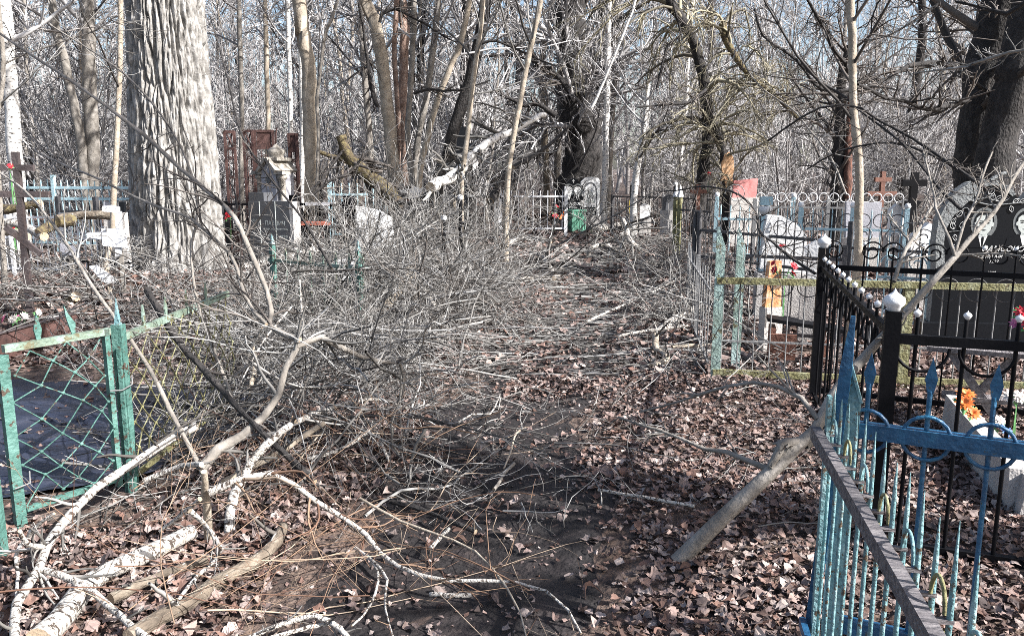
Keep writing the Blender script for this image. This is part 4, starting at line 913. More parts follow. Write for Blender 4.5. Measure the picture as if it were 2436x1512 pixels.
def fence(name, label, p0, p1, mk, z0=.06, zr=.8, ztop=.95, spacing=.11, rp=.006, rails=None, rail=.03, posts=(0, 1), zpost=1.0, wpost=.045, mpost=None, cap=None, mcap='white', tip=None, mtip=None, orn=None, group=None, extra=None, sag=0.0, post_round=False):
    p0 = np.array(p0[:2], float); p1 = np.array(p1[:2], float)
    L = np.linalg.norm(p1 - p0); a = math.atan2(p1[1] - p0[1], p1[0] - p0[0])
    hz = float(H((p0[0] + p1[0]) / 2, (p0[1] + p1[1]) / 2))
    e = thing(name, label, 'fence', (p0[0], p0[1], hz * .5), a, group)
    for zz in (rails or (z0, zr)):
        mb = MB(); mb.box((L / 2, 0, zz), (L - .01, rail * .8, rail)); mb.build('rail', M[mk], e)
    for t in posts:
        mb = MB()
        if post_round: mb.tubes(np.array([(t * L, -.005, -.1), (t * L, -.005, zpost)]), wpost / 2, 12, 0, True)
        else: mb.box((t * L, -.003, zpost / 2 - .05), (wpost, wpost, zpost + .1))
        po = mb.build('post', M[mpost or mk], e)
        if cap:
            c = MB()
            if cap == 'onion': onion(c, (t * L, -.003, zpost + .012), wpost * .72)
            elif cap == 'ball': c.lathe([(0, -.01), (wpost * .5, 0), (wpost * .75, wpost * .5), (wpost * .5, wpost * 1.1), (0, wpost * 1.3)], 12, 0, None, (t * L, 0, zpost))
            elif cap == 'point': c.box((t * L, -.003, zpost + wpost * 1.2), (wpost * 1.02, wpost * 1.02, wpost * 2.4), 0, None, .04)
            c.build('post_cap', M[mcap], po)
    mb = MB(); n = int(L / spacing)
    xs = [(i + .5) * L / n for i in range(n)]
    for x in xs:
        mb.tubes(np.array([(x, 0, z0 - .03), (x + rnd.gauss(0, .003), 0, ztop + rnd.gauss(0, .006))]), rp, 6, 0, True)
        if tip == 'spear': spear(mb, x, ztop - .01, .11, .035)
        elif tip == 'spike': mb.tubes(np.array([(x, 0, ztop - .01), (x, 0, ztop + .05)]), np.array([[rp, rp * .1]]), 6)
    mb.build('pickets', M[mk], e)
    if tip == 'drop':
        for x in xs:
            c = MB(); onion(c, (x, 0, ztop), .016, 0, .3); c.build('finial', M[mtip or 'white'], e)
    if orn:
        mb = MB()
        kind, zc, r, m2 = orn
        k = max(1, int(L / (2.25 * r)))
        for i in range(k):
            cx = (i + .5) * L / k
            if kind == 'ring': q = arc(cx, zc, r, 0, 2 * np.pi, 20)
            elif kind == 'arch': q = arc(cx, zc, r, 0, np.pi, 12)
            elif kind == 'bowl': q = arc(cx, zc, r, np.pi, 2 * np.pi, 12)
            elif kind == 'scroll': q = scroll(cx, zc, r, 1 if i % 2 else -1)
            elif kind == 'fan':
                for b in np.linspace(.35, 2.79, 5):
                    mb.tubes(np.array([(cx, 0, zc), (cx + r * math.cos(b), 0, zc + r * math.sin(b))]), rp * .8, 5)
                q = arc(cx, zc, r, 0, np.pi, 12)
            mb.tubes(q + np.array([0, -.008, 0]), rp * .85, 5)
        mb.build('scrollwork', M[m2 or mk], e)
    if extra: extra(e, L)
    return e

# wire mesh enclosure with turquoise frames
def mesh_panel(e, x0, x1, z0a, z0b, za, zb, frame_mat, seed, twist=.5):
    """lattice of bent rods welded at knots between a sloping bottom and top"""
    mb = MB(); rg = np.random.default_rng(seed)
    nx, nz = max(4, int((x1 - x0) / .075)), 9
    P_ = {}
    for i in range(nx + 1):
        for k in range(nz + 1):
            u, w = i / nx, k / nz
            xx = x0 + (x1 - x0) * u
            lo = z0a + (z0b - z0a) * u; hi = za + (zb - za) * u
            ww = w + .035 * math.sin(u * 7 + w * 5) + .02 * math.sin(w * 11 + u * 3)
            P_[i, k] = np.array([xx + .012 * math.sin(w * 9 + i) + (.03 * math.sin(w * 3.1) if 0 < i < nx else 0), .02 * math.sin(w * 4 + u * 3), lo + (hi - lo) * min(1, max(0, ww))])
    for i in range(nx + 1):
        for k in range(nz):
            if (i + k) % 2 == 0:
                for di in (-1, 1):
                    if 0 <= i + di <= nx:
                        mb.tubes(np.array([P_[i, k], P_[i + di, k + 1]]), .0034, 6)
                c = P_[i, k]
                mb.lathe([(0, -.009), (.009, -.004), (.009, .004), (0, .009)], 8, 0, None, c)
    mb.build('wire_lattice', M[frame_mat], e)
def f1():
    A, B = G(52, 1265, 0), G(300, 1178, 0)
    a = math.atan2(B[1] - A[1], B[0] - A[0]); L = float(np.linalg.norm((B - A)[:2]))
    e = thing('wire_gate', 'turquoise gate frame with wavy wire lattice leaning open before the blue sheet', 'gate', (A[0], A[1], 0), a)
    for x, h, w, z in ((0.0, .80, .045, .02),):
        mb = MB(); mb.box((x, 0, h / 2 + z), (w, .03, h)); mb.build('stile', M['turq'], e)
    mb = MB(); mb.box((L - .03, 0, .46), (.025, .03, .80)); mb.build('stile', M['turq'], e)
    mb = MB(); mb.box((L / 2, 0, .845), (L - .02, .03, .032), 0, Matrix.Translation((0, 0, 0)) @ Matrix.Rotation(0, 4, 'Y')); mb.build('rail', M['turq_old'], e)
    mb = MB(); mb.box((L / 2, .001, .10), (L - .06, .02, .025)); mb.build('rail', M['turq'], e)
    mb = MB()
    spear(mb, L * .32, .86, .12, .035); mb.build('spear_point', M['turq'], e)
    mb = MB(); mb.prism([(L * .62, .86), (L * .65, .86), (L * .66, .91), (L * .60, .96), (L * .57, 1.0), (L * .58, .94)], -.004, .004); mb.build('spear_point', M['turq'], e)
    mesh_panel(e, .03, L - .05, .11, .11, .83, .83, 'turq', 1)
    mb = MB(); mb.tubes(np.array([(L - .05, -.03, .56), (L + .0, -.05, .555), (L + .06, -.04, .57), (L + .09, .01, .60)]), .004, 5); mb.tubes(np.array([(-.02, -.03, .22), (.04, -.04, .23), (.06, .0, .27)]), .004, 5); mb.build('wire_tie', M['grey_iron'], e)
    # corner post and the panel that runs back from it
    C = G(508, 712, .80)
    B2 = B + np.array([.02, .03, 0])
    a2 = math.atan2(C[1] - B2[1], C[0] - B2[0]); L2 = float(np.linalg.norm((C - B2)[:2])) + .25
    e = thing('mesh_fence', 'green post with blue spear tip and wire mesh panel running back to the heap', 'fence', (B2[0], B2[1], 0), a2)
    mb = MB(); mb.box((0, 0, .42), (.05, .05, .9)); mb.box((.032, .0, .40), (.012, .03, .86)); mb.box((-.034, -.01, .36), (.014, .02, .80)); p = mb.build('post', M['turq'], e)
    c = MB(); c.box((0, 0, .935), (.026, .026, .13), 0, None, .05); c.build('post_cap', M['cyan'], p)
    mb = MB(); mb.box((L2 / 2, 0, .80), (L2, .025, .035)); mb.build('rail', M['iron'] if False else M['turq_old'], e)
    mb = MB(); mb.box((L2 / 2, 0, .08), (L2, .02, .025)); mb.build('rail', M['moss_paint'], e)
    mesh_panel(e, .03, L2, .09, .09, .79, .79, 'moss_paint', 2)
    for t in (.18, .36, .55, .75):
        mb = MB(); spear(mb, L2 * t, .815, .11, .032); mb.build('spear_point', M['turq_old'], e)
    # lone post at the picture edge
    D = G(4, 1345, 0)
    e = thing('gate_post', 'green steel post at the picture edge beside the gate', 'post', (D[0], D[1], 0))
    mb = MB(); mb.box((0, 0, .42), (.045, .045, .9)); mb.build('shaft', M['turq'], e)
    mb = MB(); mb.box((0, 0, .9), (.05, .05, .05), 0, None, .2); mb.build('post_top', M['turq_old'], e)
    # dark blue sheet over the grave, rusty border behind
    mb = MB(); nx, ny = 46, 46; V = []
    q = [A[:2] + np.array([-1.2, .12]), B[:2] + np.array([.02, .12]), np.array([-1.55, 5.6]), np.array([-4.6, 6.1])]
    for i in range(ny + 1):
        for j in range(nx + 1):
            u, v = j / nx, i / ny
            c = q[0] * (1 - u) * (1 - v) + q[1] * u * (1 - v) + q[2] * u * v + q[3] * (1 - u) * v
            V.append((c[0], c[1], float(H(c[0], c[1])) + .03 + .022 * mnoise.noise(Vector((c[0] * 2.2, c[1] * 4, 0))) + .012 * mnoise.noise(Vector((c[0] * 7, c[1] * 7, 4)))))
    i, j = np.meshgrid(np.arange(ny), np.arange(nx), indexing='ij'); a_ = i * (nx + 1) + j
    mb.add(V, np.stack([a_, a_ + 1, a_ + nx + 2, a_ + nx + 1], -1).reshape(-1, 4), 0, True)
    tag(mb.build('plastic_sheet', M['tarp']), 'crumpled dark blue sheet covering the grave inside the wire mesh fence', 'plastic sheet')
    R0, R1 = G(-60, 880, 0), G(190, 800, 0)
    e = thing('grave_border', 'rusty sheet metal border board behind the turquoise gate', 'border', (R0[0], R0[1], 0), math.atan2(R1[1] - R0[1], R1[0] - R0[0]))
    LL = float(np.linalg.norm((R1 - R0)[:2]))
    mb = MB(); mb.box((LL / 2, 0, .12), (LL, .02, .24)); mb.build('board', M['rust'], e)
    mb = MB(); mb.box((LL / 2, -.005, .246), (LL, .045, .01)); mb.build('rim', M['cross'], e)
f1()

# near blue fence
def f2():
    K = np.array([1.035, 2.46]); S = np.array([.715, 1.15]); E_ = np.array([2.25, 1.86])
    # board with cut point, tall post
    a = math.atan2(E_[1] - K[1], E_[0] - K[0]); L = float(np.linalg.norm(E_ - K))
    def pk(e, L):
        mb = MB(); mb.prism([(.0, .0), (.066, .0), (.066, .90), (.022, 1.035), (.004, 1.04), (.0, .98)], -.03, -.012); mb.build('pointed_board', M['cyan'], e)
        mb = MB(); mb.box((.06, -.032, .90), (.008, .012, .14), 0, Matrix.Translation((.047, 0, .96)) @ Matrix.Rotation(-.31, 4, 'Y') @ Matrix.Translation((-.06, 0, -.90))); mb.build('board_lip', M['cyan'], e)
    e = fence('blue_fence', 'blue iron fence rail with spear tipped bars and ring halves crossing at the path corner', K, E_, 'blue', z0=.13, zr=.80, ztop=.95, spacing=.165, rp=.0075, rail=.048, posts=(), tip='spear', orn=('ring', .80, .068, None), extra=pk)
    e = thing('blue_post', 'tall blue flaking post with a tapered tip at the fence corner', 'post', (K[0] - .05, K[1] - .015, 0), a)
    e.rotation_euler = (0, .055, a)
    mb = MB(); mb.box((0, 0, .48), (.036, .03, 1.06)); mb.build('shaft', M['blue'], e)
    mb = MB(); mb.box((0, 0, 1.09), (.035, .029, .16), 0, None, .35); mb.build('tip', M['blue'], e)
    # path side run: weathered rail with teeth and spikes
    K2 = K + np.array([-.075, -.02])
    a = math.atan2(S[1] - K2[1], S[0] - K2[0]); L = float(np.linalg.norm(S - K2))
    e = thing('spiked_fence', 'near fence run with weathered grey rail and light blue spikes along the path', 'fence', (K2[0], K2[1], 0), a)
    mb = MB(); mb.box((L / 2, 0, .79), (L, .028, .042)); mb.build('rail', M['wood_grey'], e)
    mb = MB(); mb.box((L / 2, .0, .14), (L, .02, .03)); mb.build('rail', M['blue'], e)
    n = 13
    for i in range(n):
        x = .03 + i * (L - .04) / n
        mb = MB(); yy = .045
        mb.tubes(np.array([(x, yy, .02), (x, yy, .80), (x, yy, .875), (x, yy, .965 + rnd.gauss(0, .015))]), np.array([[.0055, .0058, .0052, .0008]]), 8)
        mb.build('spike', M['cyan'], e)
        mb = MB(); mb.box((x, .032, .795), (.011, .04, .008)); mb.build('rail_tab', M['wood_grey'], e)
        if i % 2 == 0:
            mb = MB()
            t = np.linspace(0, np.pi, 12)
            mb.tubes(np.stack([x + .045 + .040 * np.cos(t), .040 + 0 * t, .80 + .055 * np.sin(t)], -1), .0042, 6)
            mb.tubes(np.stack([x + .045 + .040 * np.cos(t), .040 + 0 * t, .77 - .055 * np.sin(t)], -1), .0042, 6)
            mb.build('half_ring', M['moss_paint'] if i % 4 else M['cyan'], e)
    mb = MB(); mb.box((.03, .03, .46), (.03, .012, .92)); mb.build('flat_bar', M['cyan'], e)
f2()

# black fence with onion caps
FA, FB = np.array([1.565, 3.25]), np.array([2.18, 5.62])
FD = FA + np.array([2.2, -.80]); FE = FB + np.array([2.4, -1.15])
fence('black_fence', 'front run of the black fence with white teardrop tips and black ring halves', FA, FD, 'black', z0=.03, zr=.93, ztop=1.03, spacing=.17, rp=.008, rail=.04, posts=(0,), zpost=1.045, wpost=.06, cap='onion', tip='drop', orn=('bowl', .90, .10, None))
fence('black_fence', 'side run of the black fence along the path with small white tips', FA + np.array([.02, .05]), FB, 'black', z0=.03, zr=.94, ztop=1.0, spacing=.2, rp=.008, rail=.03, posts=(1,), zpost=1.08, wpost=.066, cap='onion', tip='drop', orn=('ring', .84, .06, None))
def curls(e, L):
    mb = MB()
    for i in range(7):
        c = (i + .5) * L / 7
        for f in (-1, 1):
            mb.tubes(scroll(c + f * .12, 1.06, .075, f) + np.array([0, -.01, 0]), .006, 5)
    mb.build('scrollwork', M['black'], e)
fence('black_fence', 'back run of the black fence with scrolls standing before the dark headstone', FB, FE, 'black', z0=.05, zr=.94, ztop=1.10, spacing=.17, rp=.006, rail=.035, posts=(), tip='drop', extra=curls)
# turquoise post fence with yellow mossy rails
def boards(e, L):
    for x, h, y in ((0.02, 1.20, -.02), (.20, 1.17, .30)):
        mb = MB(); mb.prism([(x - .035, 0), (x + .035, 0), (x + .035, h - .16), (x - .02, h), (x - .035, h - .02)], y - .02, y + .02); mb.build('pointed_post', M['pale_post'], e)
def rail_mb(L, z):
    mb = MB(); mb.box((L / 2, -.03, z), (L, .03, .05)); return mb
def f4x(e, L):
    boards(e, L)
    for z in (.78, .05): rail_mb(L, z).build('mossy_rail', M['moss_paint'], e)
fence('rail_fence', 'fence of mossy yellow rails with pale thin bars and turquoise pointed posts', G(1694, 895, 0), np.array([4.1, 5.75]), 'grey_iron', z0=.06, zr=.78, ztop=.77, spacing=.12, rp=.005, rails=(.30,), rail=.014, posts=(.55,), zpost=.76, wpost=.07, mpost='moss_paint', orn=('ring', .75, .085, 'iron'), extra=f4x)
# side of that plot, running back along the path
q0 = G(1694, 895, 0)[:2]
fence('picket_fence', 'mossy picket side of the turquoise posted plot along the path', q0 + np.array([-.02, .08]), q0 + np.array([.35, 2.6]), 'grey_iron', z0=.08, zr=.66, ztop=.80, spacing=.22, rp=.006, rail=.02, posts=(.5, 1), zpost=.82, wpost=.03)
fence('iron_fence', 'dark iron fence with small arches behind the turquoise posts', P(1652, 600, 9.4), P(1945, 600, 7.9), 'iron', z0=.1, zr=.92, ztop=1.12, spacing=.11, rp=.006, rails=(.1, .62, .92), rail=.03, posts=(0, .04), zpost=1.14, wpost=.06, post_round=True, orn=('ring', 1.01, .08, None))
fence('iron_fence', 'dark blue iron fence with loops in front of the white slanted headstone', P(1740, 600, 7.6), P(2010, 600, 7.2), 'iron', z0=.1, zr=.82, ztop=.95, spacing=.12, rp=.006, rail=.03, posts=(1,), zpost=.95, wpost=.04, orn=('arch', .83, .09, None))
fence('yellow_post_fence', 'pair of pale mossy round posts with dark gate beyond the iron fence', P(1604, 600, 14.5), P(1690, 600, 13.5), 'iron', z0=.1, zr=.9, ztop=1.0, spacing=.12, rp=.009, posts=(0, .12), zpost=1.12, wpost=.09, mpost='moss_paint', cap='point', post_round=True, orn=('scroll', .8, .12, None))
fence('pale_blue_fence', 'pale blue fence with curls near the slanted white headstone', P(1872, 600, 11.5), P(2150, 600, 11), 'pale_blue', z0=.1, zr=.80, ztop=1.05, spacing=.12, rp=.008, rail=.035, posts=(.1, .55, 1), zpost=1.1, wpost=.06, cap='ball', tip='spike', orn=('ring', .93, .09, 'iron'))
fence('grey_fence', 'grey fence with chain of rings before the grey slab', P(1790, 600, 14), P(2140, 600, 13.6), 'grey_iron', z0=.1, zr=1.0, ztop=1.1, spacing=.14, rp=.01, rail=.03, posts=(0, .5, 1), zpost=1.15, wpost=.06, orn=('ring', 1.17, .075, 'white'))
fence('blue_fence', 'dull blue railing with white caps far behind the iron arches', P(1700, 600, 15), P(1880, 600, 14.6), 'pale_blue', z0=.1, zr=.75, ztop=1.0, spacing=.15, rp=.01, rail=.04, posts=(0, 1), zpost=1.15, wpost=.07, cap='ball', orn=('scroll', 1.2, .2, 'grey_iron'))
fence('dark_fence', 'black railing far off between the pale headstone and the pink board', P(1500, 600, 22), P(1720, 600, 19), 'iron', z0=.1, zr=.9, ztop=1.15, spacing=.16, rp=.012, rail=.04, posts=(0, .5, 1), zpost=1.2, wpost=.08, cap='ball')
fence('dark_fence', 'black gate with slanted brace beside the yellow painted board', P(1455, 600, 21), P(1500, 600, 20.4), 'iron', z0=.15, zr=1.0, ztop=1.0, spacing=.25, rp=.014, rail=.04, posts=(0, 1), zpost=1.05, wpost=.07)
fence('dark_fence', 'dark blue scrolled fence behind the pale thin tree', P(2020, 600, 9.2), P(2235, 600, 8.6), 'iron', z0=.1, zr=.75, ztop=1.0, spacing=.12, rp=.008, rail=.03, posts=(0, 1), zpost=1.05, wpost=.05, orn=('scroll', .9, .11, 'grey_iron'))
fence('blue_fence', 'bright blue broken railing beside the dark headstone edge', P(2090, 600, 8.2), P(2215, 600, 8.0), 'pale_blue', z0=.1, zr=.55, ztop=.85, spacing=.12, rp=.008, rail=.03, posts=(1,), zpost=.95, wpost=.05, orn=('scroll', .7, .09, 'pale_blue'))
fence('dark_fence', 'low black fence with cross braces right of the grey stele', P(700, 600, 13.2), P(860, 600, 12.6), 'black', z0=.2, zr=1.1, ztop=1.15, spacing=.2, rp=.012, rails=(.2, .75, 1.1), rail=.04, posts=(.05, .85), zpost=1.25, wpost=.13, orn=('ring', .92, .12, 'black'))
fence('dark_fence', 'low black fence squeezed between furrowed tree and grey stele', P(545, 600, 12.8), P(620, 600, 12.8), 'black', z0=.2, zr=1.1, ztop=1.1, spacing=.16, rp=.012, rails=(.2, .7, 1.1), rail=.04, posts=(0, 1), zpost=1.15, wpost=.06, orn=('scroll', .9, .12, 'black'))
fence('turquoise_fence', 'small turquoise speared fence buried in the brush heap', P(640, 640, 8.2), P(880, 640, 7.4), 'turq_old', z0=.1, zr=.72, ztop=.75, spacing=.16, rp=.006, rail=.03, posts=(.05, .9), zpost=.88, wpost=.045, mpost='turq', cap='point', mcap='cyan', tip='spear')
fence('white_fence', 'white picket fence with fan pattern behind the metal cross', P(-90, 600, 12.4), P(285, 600, 12.0), 'white', z0=.15, zr=.62, ztop=.95, spacing=.10, rp=.010, rails=(.15, .62, .93), rail=.03, posts=(0, .33, .66, 1), zpost=1.0, wpost=.05, orn=('fan', .64, .16, 'white'))
fence('blue_fence', 'grey blue fence with loops and mossy rail beyond the white fence', P(60, 600, 16.5), P(345, 600, 16), 'pale_blue', z0=.2, zr=1.05, ztop=1.45, spacing=.15, rp=.012, rails=(.2, 1.08, 1.3), rail=.05, posts=(.0, .3, 1), zpost=1.55, wpost=.07, mpost='pale_blue', orn=('ring', 1.19, .09, 'grey_iron'))
fence('dark_fence', 'dark slatted fence behind the young cream tree', P(150, 600, 14), P(330, 600, 13.6), 'iron', z0=.2, zr=.95, ztop=1.1, spacing=.14, rp=.01, rail=.035, posts=(0, .5, 1), zpost=1.2, wpost=.07, orn=('scroll', .8, .13, None))
fence('dark_fence', 'low black lattice fence lying before the white grave plaques', P(135, 600, 9.8), P(345, 600, 9.4), 'black', z0=.1, zr=.35, ztop=.38, spacing=.1, rp=.007, rail=.025, posts=(), orn=('ring', .25, .06, 'black'))
fence('grey_fence', 'grey fence among twigs right behind the fallen white birch', P(900, 600, 17.5), P(1180, 600, 17.5), 'grey_iron', z0=.2, zr=1.1, ztop=1.2, spacing=.17, rp=.012, rail=.045, posts=(0, .5, 1), zpost=1.3, wpost=.08)
fence('pale_blue_fence', 'faint blue fence beyond the broken mossy trunk', P(790, 600, 18.5), P(920, 600, 18.5), 'pale_blue', z0=.2, zr=1.1, ztop=1.35, spacing=.17, rp=.014, rail=.045, posts=(0, 1), zpost=1.4, wpost=.08)
fence('white_fence', 'white fence far off among twigs short of the black lettered headstone', P(1190, 600, 20.5), P(1345, 600, 20.5), 'white', z0=.2, zr=1.0, ztop=1.15, spacing=.18, rp=.012, rail=.045, posts=(0, 1), zpost=1.25, wpost=.08)
for (x, y, d, h, lab) in ((1095, 500, 10.2, .26, 'black post with round white cap standing out of the brush heap'), (1056, 548, 9.6, .0, 'shorter black post with white cap in the brush heap')):
    t = P(x, 475 if h else 524, d)
    e = thing('fence_post', lab, 'post', (t[0], t[1], 0))
    mb = MB(); mb.tubes(np.array([(0, 0, -.1), (0, 0, t[2])]), .024, 10, 0, True); mb.build('shaft', M['black'], e)
    mb = MB(); mb.lathe([(0, -.01), (.03, 0), (.036, .03), (.025, .055), (0, .062)], 12, 0, None, (0, 0, t[2])); mb.build('post_cap', M['white'], e)

# ------------------------------------------------------------------ crosses
def cross(name, label, loc, h, w, bars, mk, t=.05, rz=0.0, foot=None, lean=0.0, outline=None):
    e = thing(name, label, 'cross', loc, rz)
    e.rotation_euler = (0, lean, rz)
    mb = MB(); mb.box((0, 0, h / 2 - .1), (w, t, h + .2)); mb.build('upright', M[mk], e)
    for z, L in bars:
        mb = MB(); mb.box((0, -.006, z), (L, t * .9, w)); mb.build('crossbar', M[mk], e)
    if foot:
        z, L, sl = foot
        mb = MB(); mb.box((0, 0, 0), (L, t * .8, w * .9), 0, Matrix.Translation((0, -.008, z)) @ Matrix.Rotation(sl, 4, 'Y')); mb.build('footrest', M['cross'], e)
    return e
cb = G(77, 785, 0)
cross('metal_cross', 'tall brown grey three barred metal cross on the leaf bank', (cb[0], cb[1], 0), 1.80, .062, [(1.645, .33), (1.385, .58)], 'cross', .05, .08, (.92, .42, .72), .012)
cross('stone_cross', 'black stone cross with engraved border among the trunks', tuple(P(1100, 600, 17.5)[:2]) + (0,), 2.55, .23, [(2.1, .58)], 'gabbro', .14, .1)
cross('wooden_cross', 'rusty brown cross rising behind the grey slab', tuple(P(2086, 600, 16)[:2]) + (0,), 1.62, .085, [(1.46, .34), (1.19, .60)], 'brown_wood', .07, .1)
cross('wooden_cross', 'black thick cross near the massive dark trunk', tuple(P(2160, 600, 12.5)[:2]) + (0,), 1.60, .10, [(1.44, .36), (1.12, .22)], 'black', .08, -.05)
cross('wooden_cross', 'small dark cross half hidden by twigs beside the yellow posts', tuple(P(1655, 600, 17)[:2]) + (0,), 1.35, .08, [(1.2, .35)], 'brown_wood', .06, .1)
def plaque_cross():
    p = P(272, 650, 8.7)
    e = thing('plaque_cross', 'leaning white cross with lichen spotted name plate before the furrowed tree', 'cross', (p[0], p[1], 0), .12)
    s = 8.7 / 1912
    def X(zx): return (Z4(zx, 0)[0] - 272) * s
    def ZZ(zy): return float(P(272, Z4(0, zy)[1], 8.7)[2])
    mb = MB(); mb.prism([(X(1130), ZZ(720)), (X(1185), ZZ(720)), (X(1195), ZZ(560)), (X(1140), ZZ(590))], -.012, .012); mb.prism([(X(1105), ZZ(980)), (X(1160), ZZ(980)), (X(1165), ZZ(905)), (X(1110), ZZ(890))], -.012, .012); mb.build('upright', M['lichen'], e)
    mb = MB(); mb.box((X(1150), .02, ZZ(980) / 2), (.04, .03, ZZ(980) + .1)); mb.build('stake', M['grey'], e)
    mb = MB(); mb.prism([(X(1005), ZZ(885)), (X(1222), ZZ(905)), (X(1226), ZZ(730)), (X(1010), ZZ(718))], -.03, -.013); mb.build('name_plate', M['lichen'], e)
    mb = MB(); mb.prism([(X(872), ZZ(805)), (X(1004), ZZ(822)), (X(1004), ZZ(752)), (X(872), ZZ(762))], -.024, -.008); mb.build('crossbar', M['lichen'], e)
    mb = MB(); mb.prism([(X(1022), ZZ(560)), (X(1120), ZZ(570)), (X(1180), ZZ(585)), (X(1185), ZZ(520)), (X(1110), ZZ(500)), (X(1030), ZZ(510))], -.012, .0); mb.build('top_plate', M['lichen'], e)
    p = P(172, 650, 9.2)
    e = thing('name_plaque', 'dull tilted tin name plate on a stake left of the lichen spotted cross', 'plaque', (p[0], p[1], 0), -.1)
    z = P(172, 592, 9.2)[2]
    mb = MB(); mb.prism([(-.10, z + .06), (.11, z + .02), (.105, z - .10), (-.02, z - .06), (-.105, z - .02)], -.02, -.005); mb.build('plate', M['plaster'], e)
    mb = MB(); mb.box((0, .01, z / 2 - .06), (.035, .025, z)); mb.build('stake', M['grey'], e)
    p = P(250, 660, 8.4)
    e = thing('fallen_plaque', 'white lichen spotted plank leaning at the foot of the furrowed tree', 'plaque', (p[0], p[1], 0), .2)
    z = P(250, 650, 8.4)[2]
    mb = MB(); mb.prism([(-.14, z + .08), (-.07, z + .09), (.12, z - .07), (.09, z - .11), (-.02, z - .09)], -.02, .0); mb.build('plank', M['lichen'], e)
    mb = MB(); mb.box((.03, .02, z / 2 - .05), (.03, .03, z)); mb.build('stake', M['tan'], e)
plaque_cross()

# ------------------------------------------------------------------ lettering and engraved portraits
def text(body, size, loc, mk, parent, shear=0.0, align='CENTER', name='inscription', yrot=0.0):
    cu = bpy.data.curves.new('lettering', 'FONT')
    cu.body = body; cu.size = size; cu.align_x = align; cu.shear = shear; cu.extrude = .0008
    ob = bpy.data.objects.new('lettering', cu); COL.objects.link(ob)
    dg = bpy.context.evaluated_depsgraph_get()
    me = bpy.data.meshes.new_from_object(ob.evaluated_get(dg))
    bpy.data.objects.remove(ob); bpy.data.curves.remove(cu)
    me.materials.clear(); me.materials.append(M[mk])
    o = bpy.data.objects.new(name, me); COL.objects.link(o)
    o.parent = parent; o.location = loc; o.rotation_euler = (R(90), 0, yrot)
    return o
def ell(cx, cz, rx, rz, n=28, a0=0, a1=2 * math.pi):
    return [(cx + rx * math.cos(a0 + (a1 - a0) * i / (n if a1 - a0 > 6.2 else n - 1)), cz + rz * math.sin(a0 + (a1 - a0) * i / (n if a1 - a0 > 6.2 else n - 1))) for i in range(n)]
def portrait(parent, cx, cz, s, y, halo=True, hair='short', skin='engrave', dark='gabbro'):
    """engraved bust: s is the height of the head"""
    mb = MB(); e = .0012
    mats = [M['engrave_mid'], M[skin], M[dark], M['engrave_w']]
    if halo: mb.prism(ell(cx, cz + .03 * s, .56 * s, .70 * s), y - e, y, 0)
    mb.prism([(cx - .82 * s, cz - 1.05 * s), (cx + .82 * s, cz - 1.05 * s), (cx + .74 * s, cz - .72 * s), (cx + .3 * s, cz - .5 * s), (cx - .3 * s, cz - .5 * s), (cx - .74 * s, cz - .72 * s)], y - 2 * e, y - e, 2)
    mb.prism([(cx - .2 * s, cz - .52 * s), (cx + .2 * s, cz - .52 * s), (cx + .03 * s, cz - 1.02 * s), (cx - .05 * s, cz - 1.02 * s)], y - 3 * e, y - 2 * e, 3)
    if hair == 'short':
        mb.prism([(cx - .04 * s, cz - .58 * s), (cx + .04 * s, cz - .58 * s), (cx + .06 * s, cz - .68 * s), (cx + .03 * s, cz - 1.0 * s), (cx - .03 * s, cz - 1.0 * s), (cx - .06 * s, cz - .68 * s)], y - 4 * e, y - 3 * e, 2)
    mb.prism(ell(cx, cz + .08 * s, .42 * s, .52 * s), y - 4 * e, y - 3 * e, 2)
    mb.prism([(cx - .15 * s, cz - .35 * s), (cx + .15 * s, cz - .35 * s), (cx + .17 * s, cz - .56 * s), (cx - .17 * s, cz - .56 * s)], y - 4.5 * e, y - 3.2 * e, 1)
    face = [(cx - .34 * s, cz + .26 * s), (cx - .2 * s, cz + .38 * s), (cx + .18 * s, cz + .40 * s), (cx + .33 * s, cz + .25 * s), (cx + .35 * s, cz), (cx + .29 * s, cz - .28 * s), (cx + .14 * s, cz - .46 * s), (cx, cz - .5 * s), (cx - .14 * s, cz - .46 * s), (cx - .29 * s, cz - .28 * s), (cx - .35 * s, cz)]
    mb.prism(face, y - 5.5 * e, y - 4 * e, 1)
    for f in (-1, 1):
        mb.prism(ell(cx + f * .37 * s, cz - .02 * s, .05 * s, .10 * s, 12), y - 5 * e, y - 4 * e, 1)
        mb.prism([(cx + f * .06 * s, cz + .10 * s), (cx + f * .26 * s, cz + .11 * s), (cx + f * .25 * s, cz + .145 * s), (cx + f * .08 * s, cz + .14 * s)], y - 6.5 * e, y - 5.5 * e, 2)
        mb.prism(ell(cx + f * .16 * s, cz + .035 * s, .075 * s, .03 * s, 10), y - 6.5 * e, y - 5.5 * e, 2)
    mb.prism([(cx - .02 * s, cz + .05 * s), (cx + .03 * s, cz + .05 * s), (cx + .075 * s, cz - .14 * s), (cx, cz - .17 * s), (cx - .06 * s, cz - .14 * s)], y - 6.3 * e, y - 5.5 * e, 0)
    mb.prism([(cx - .13 * s, cz - .27 * s), (cx, cz - .25 * s), (cx + .13 * s, cz - .27 * s), (cx, cz - .31 * s)], y - 6.5 * e, y - 5.5 * e, 2)
    mb.build('portrait', mats, parent)
